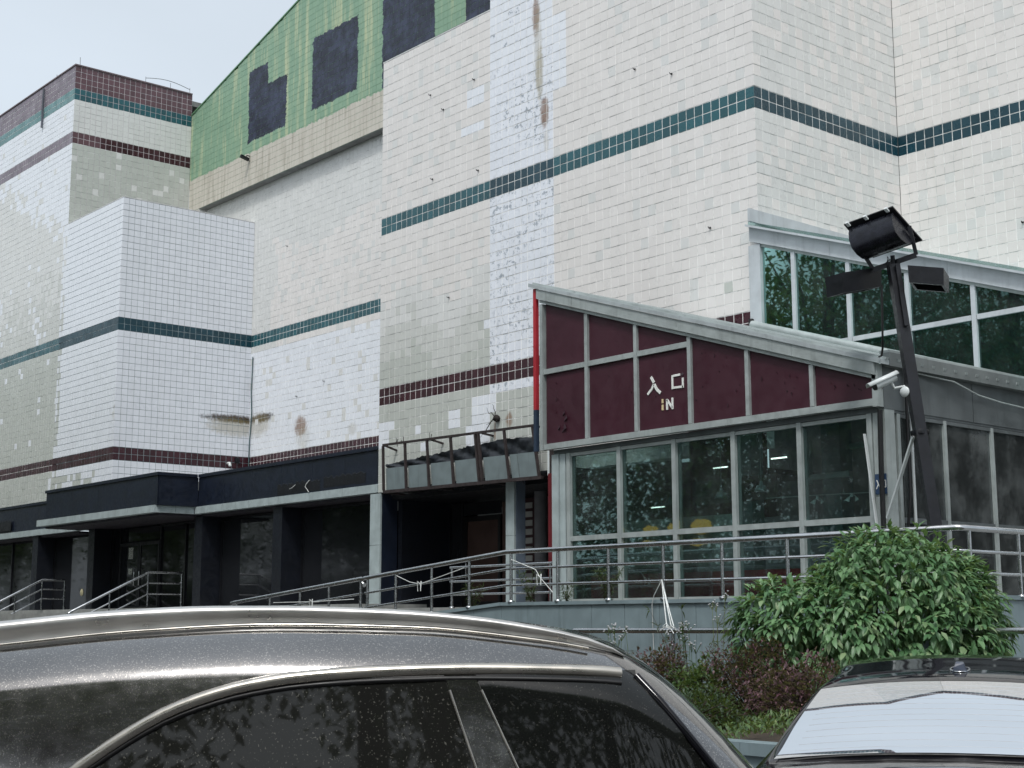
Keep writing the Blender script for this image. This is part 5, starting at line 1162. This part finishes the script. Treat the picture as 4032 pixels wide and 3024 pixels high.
T1 = plant_tree((-34, 1.5, 0), 1, 16.0, 5.2, 'tall street tree reflected in the green upper glazing')
T2 = plant_tree(cl(-5.5, -9.0), 2, 12.5, 4.4, 'street tree reflected in the side of the dusty car')
lab = 'broad street tree across the parking lane, reflected as green foliage in the glass'
for i, (p, s) in enumerate([((-30.5, -.5, 0), T1), ((-26, -5, 0), T1), ((-39, 5.5, 0), T1), ((-29, -4, 0), T1), ((-45, 7, 0), T1), ((-24, -11, 0), T1), ((-37, -7, 0), T1), ((-52, 8, 0), T1), ((-60, 11, 0), T1), ((-68, 6, 0), T1), ((-57, 1, 0), T1), ((-75, 15, 0), T1), ((-84, 8, 0), T1), ((-31, -12, 0), T1), (tuple(cl(2.0, -12.5)), T2), (tuple(cl(7, -11)), T2), (tuple(cl(-10.5, -6.0)), T2), (tuple(cl(-14, -1.0)), T2), (tuple(cl(13, -8)), T2), (tuple(cl(-1, -18)), T2), (tuple(cl(-1.5, -9.5)), T2), (tuple(cl(5.0, -10)), T2), (tuple(cl(19, 16)), T2)]):
    t = plant_tree(p, 0, 0, 0, lab, s, i*1.3)
    if i < 2: t.scale = (1.25, 1.25, 1.3)
# clipped hedge added out of view to fill bare sky in the shop glass
HG = thing('hedge', (-45, -6, 0), 'clipped green hedge added out of view to darken low reflections in the shop glass', 'hedge')
r = random.Random(4); lv = []; ha, hb = Vector((-82, 2, 0)), Vector((-18, -16, 0)); hd_ = (hb-ha).normalized(); hn = Vector((-hd_.y, hd_.x, 0))
m = MB(); m.obox((ha+hb)/2+Vector((0, 0, 1.9)), hd_*(hb-ha).length/2, hn*.6, (0, 0, 1.9)); m.build('hedge_core', plain('hedge_inside', S(28, 34, 24), .95), HG)
for k in range(9000):
    p = ha.lerp(hb, r.random()); side = r.choice((0, 0, 1)); q = p+(hn*r.uniform(.58, .8)+Vector((0, 0, r.uniform(.05, 3.9))) if side == 0 else hn*r.uniform(-.6, .6)+Vector((0, 0, r.uniform(3.75, 4.1)))); a = rdir(r)
    lv.append((q, (a+hn).normalized(), (Vector((0, 0, 1))+a*.6).normalized(), r.uniform(.14, .26), .1))
foliage('leaves', lv, ld, HG, simple=True)
HG2 = thing('hedge', cl(0, -15), 'clipped green hedge added behind the viewpoint to darken reflections in the car windows', 'hedge')  # unseen hedge put in to cover pale sky mirrored in the windows
lv = []; ha, hb = cl(-24, -13), cl(24, -17); hd_ = (hb-ha).normalized(); hn = Vector((-hd_.y, hd_.x, 0))
m = MB(); m.obox((ha+hb)/2+Vector((0, 0, 1.6)), hd_*(hb-ha).length/2, hn*.6, (0, 0, 1.6)); m.build('hedge_core', bpy.data.materials['hedge_inside'], HG2)
for k in range(8000):
    p = ha.lerp(hb, r.random()); q = p+hn*r.uniform(.55, .8)+Vector((0, 0, r.uniform(.05, 3.5))); a = rdir(r); lv.append((q, (a+hn).normalized(), (Vector((0, 0, 1))+a*.6).normalized(), r.uniform(.14, .26), .1))
foliage('leaves', lv, lg, HG2, simple=True)
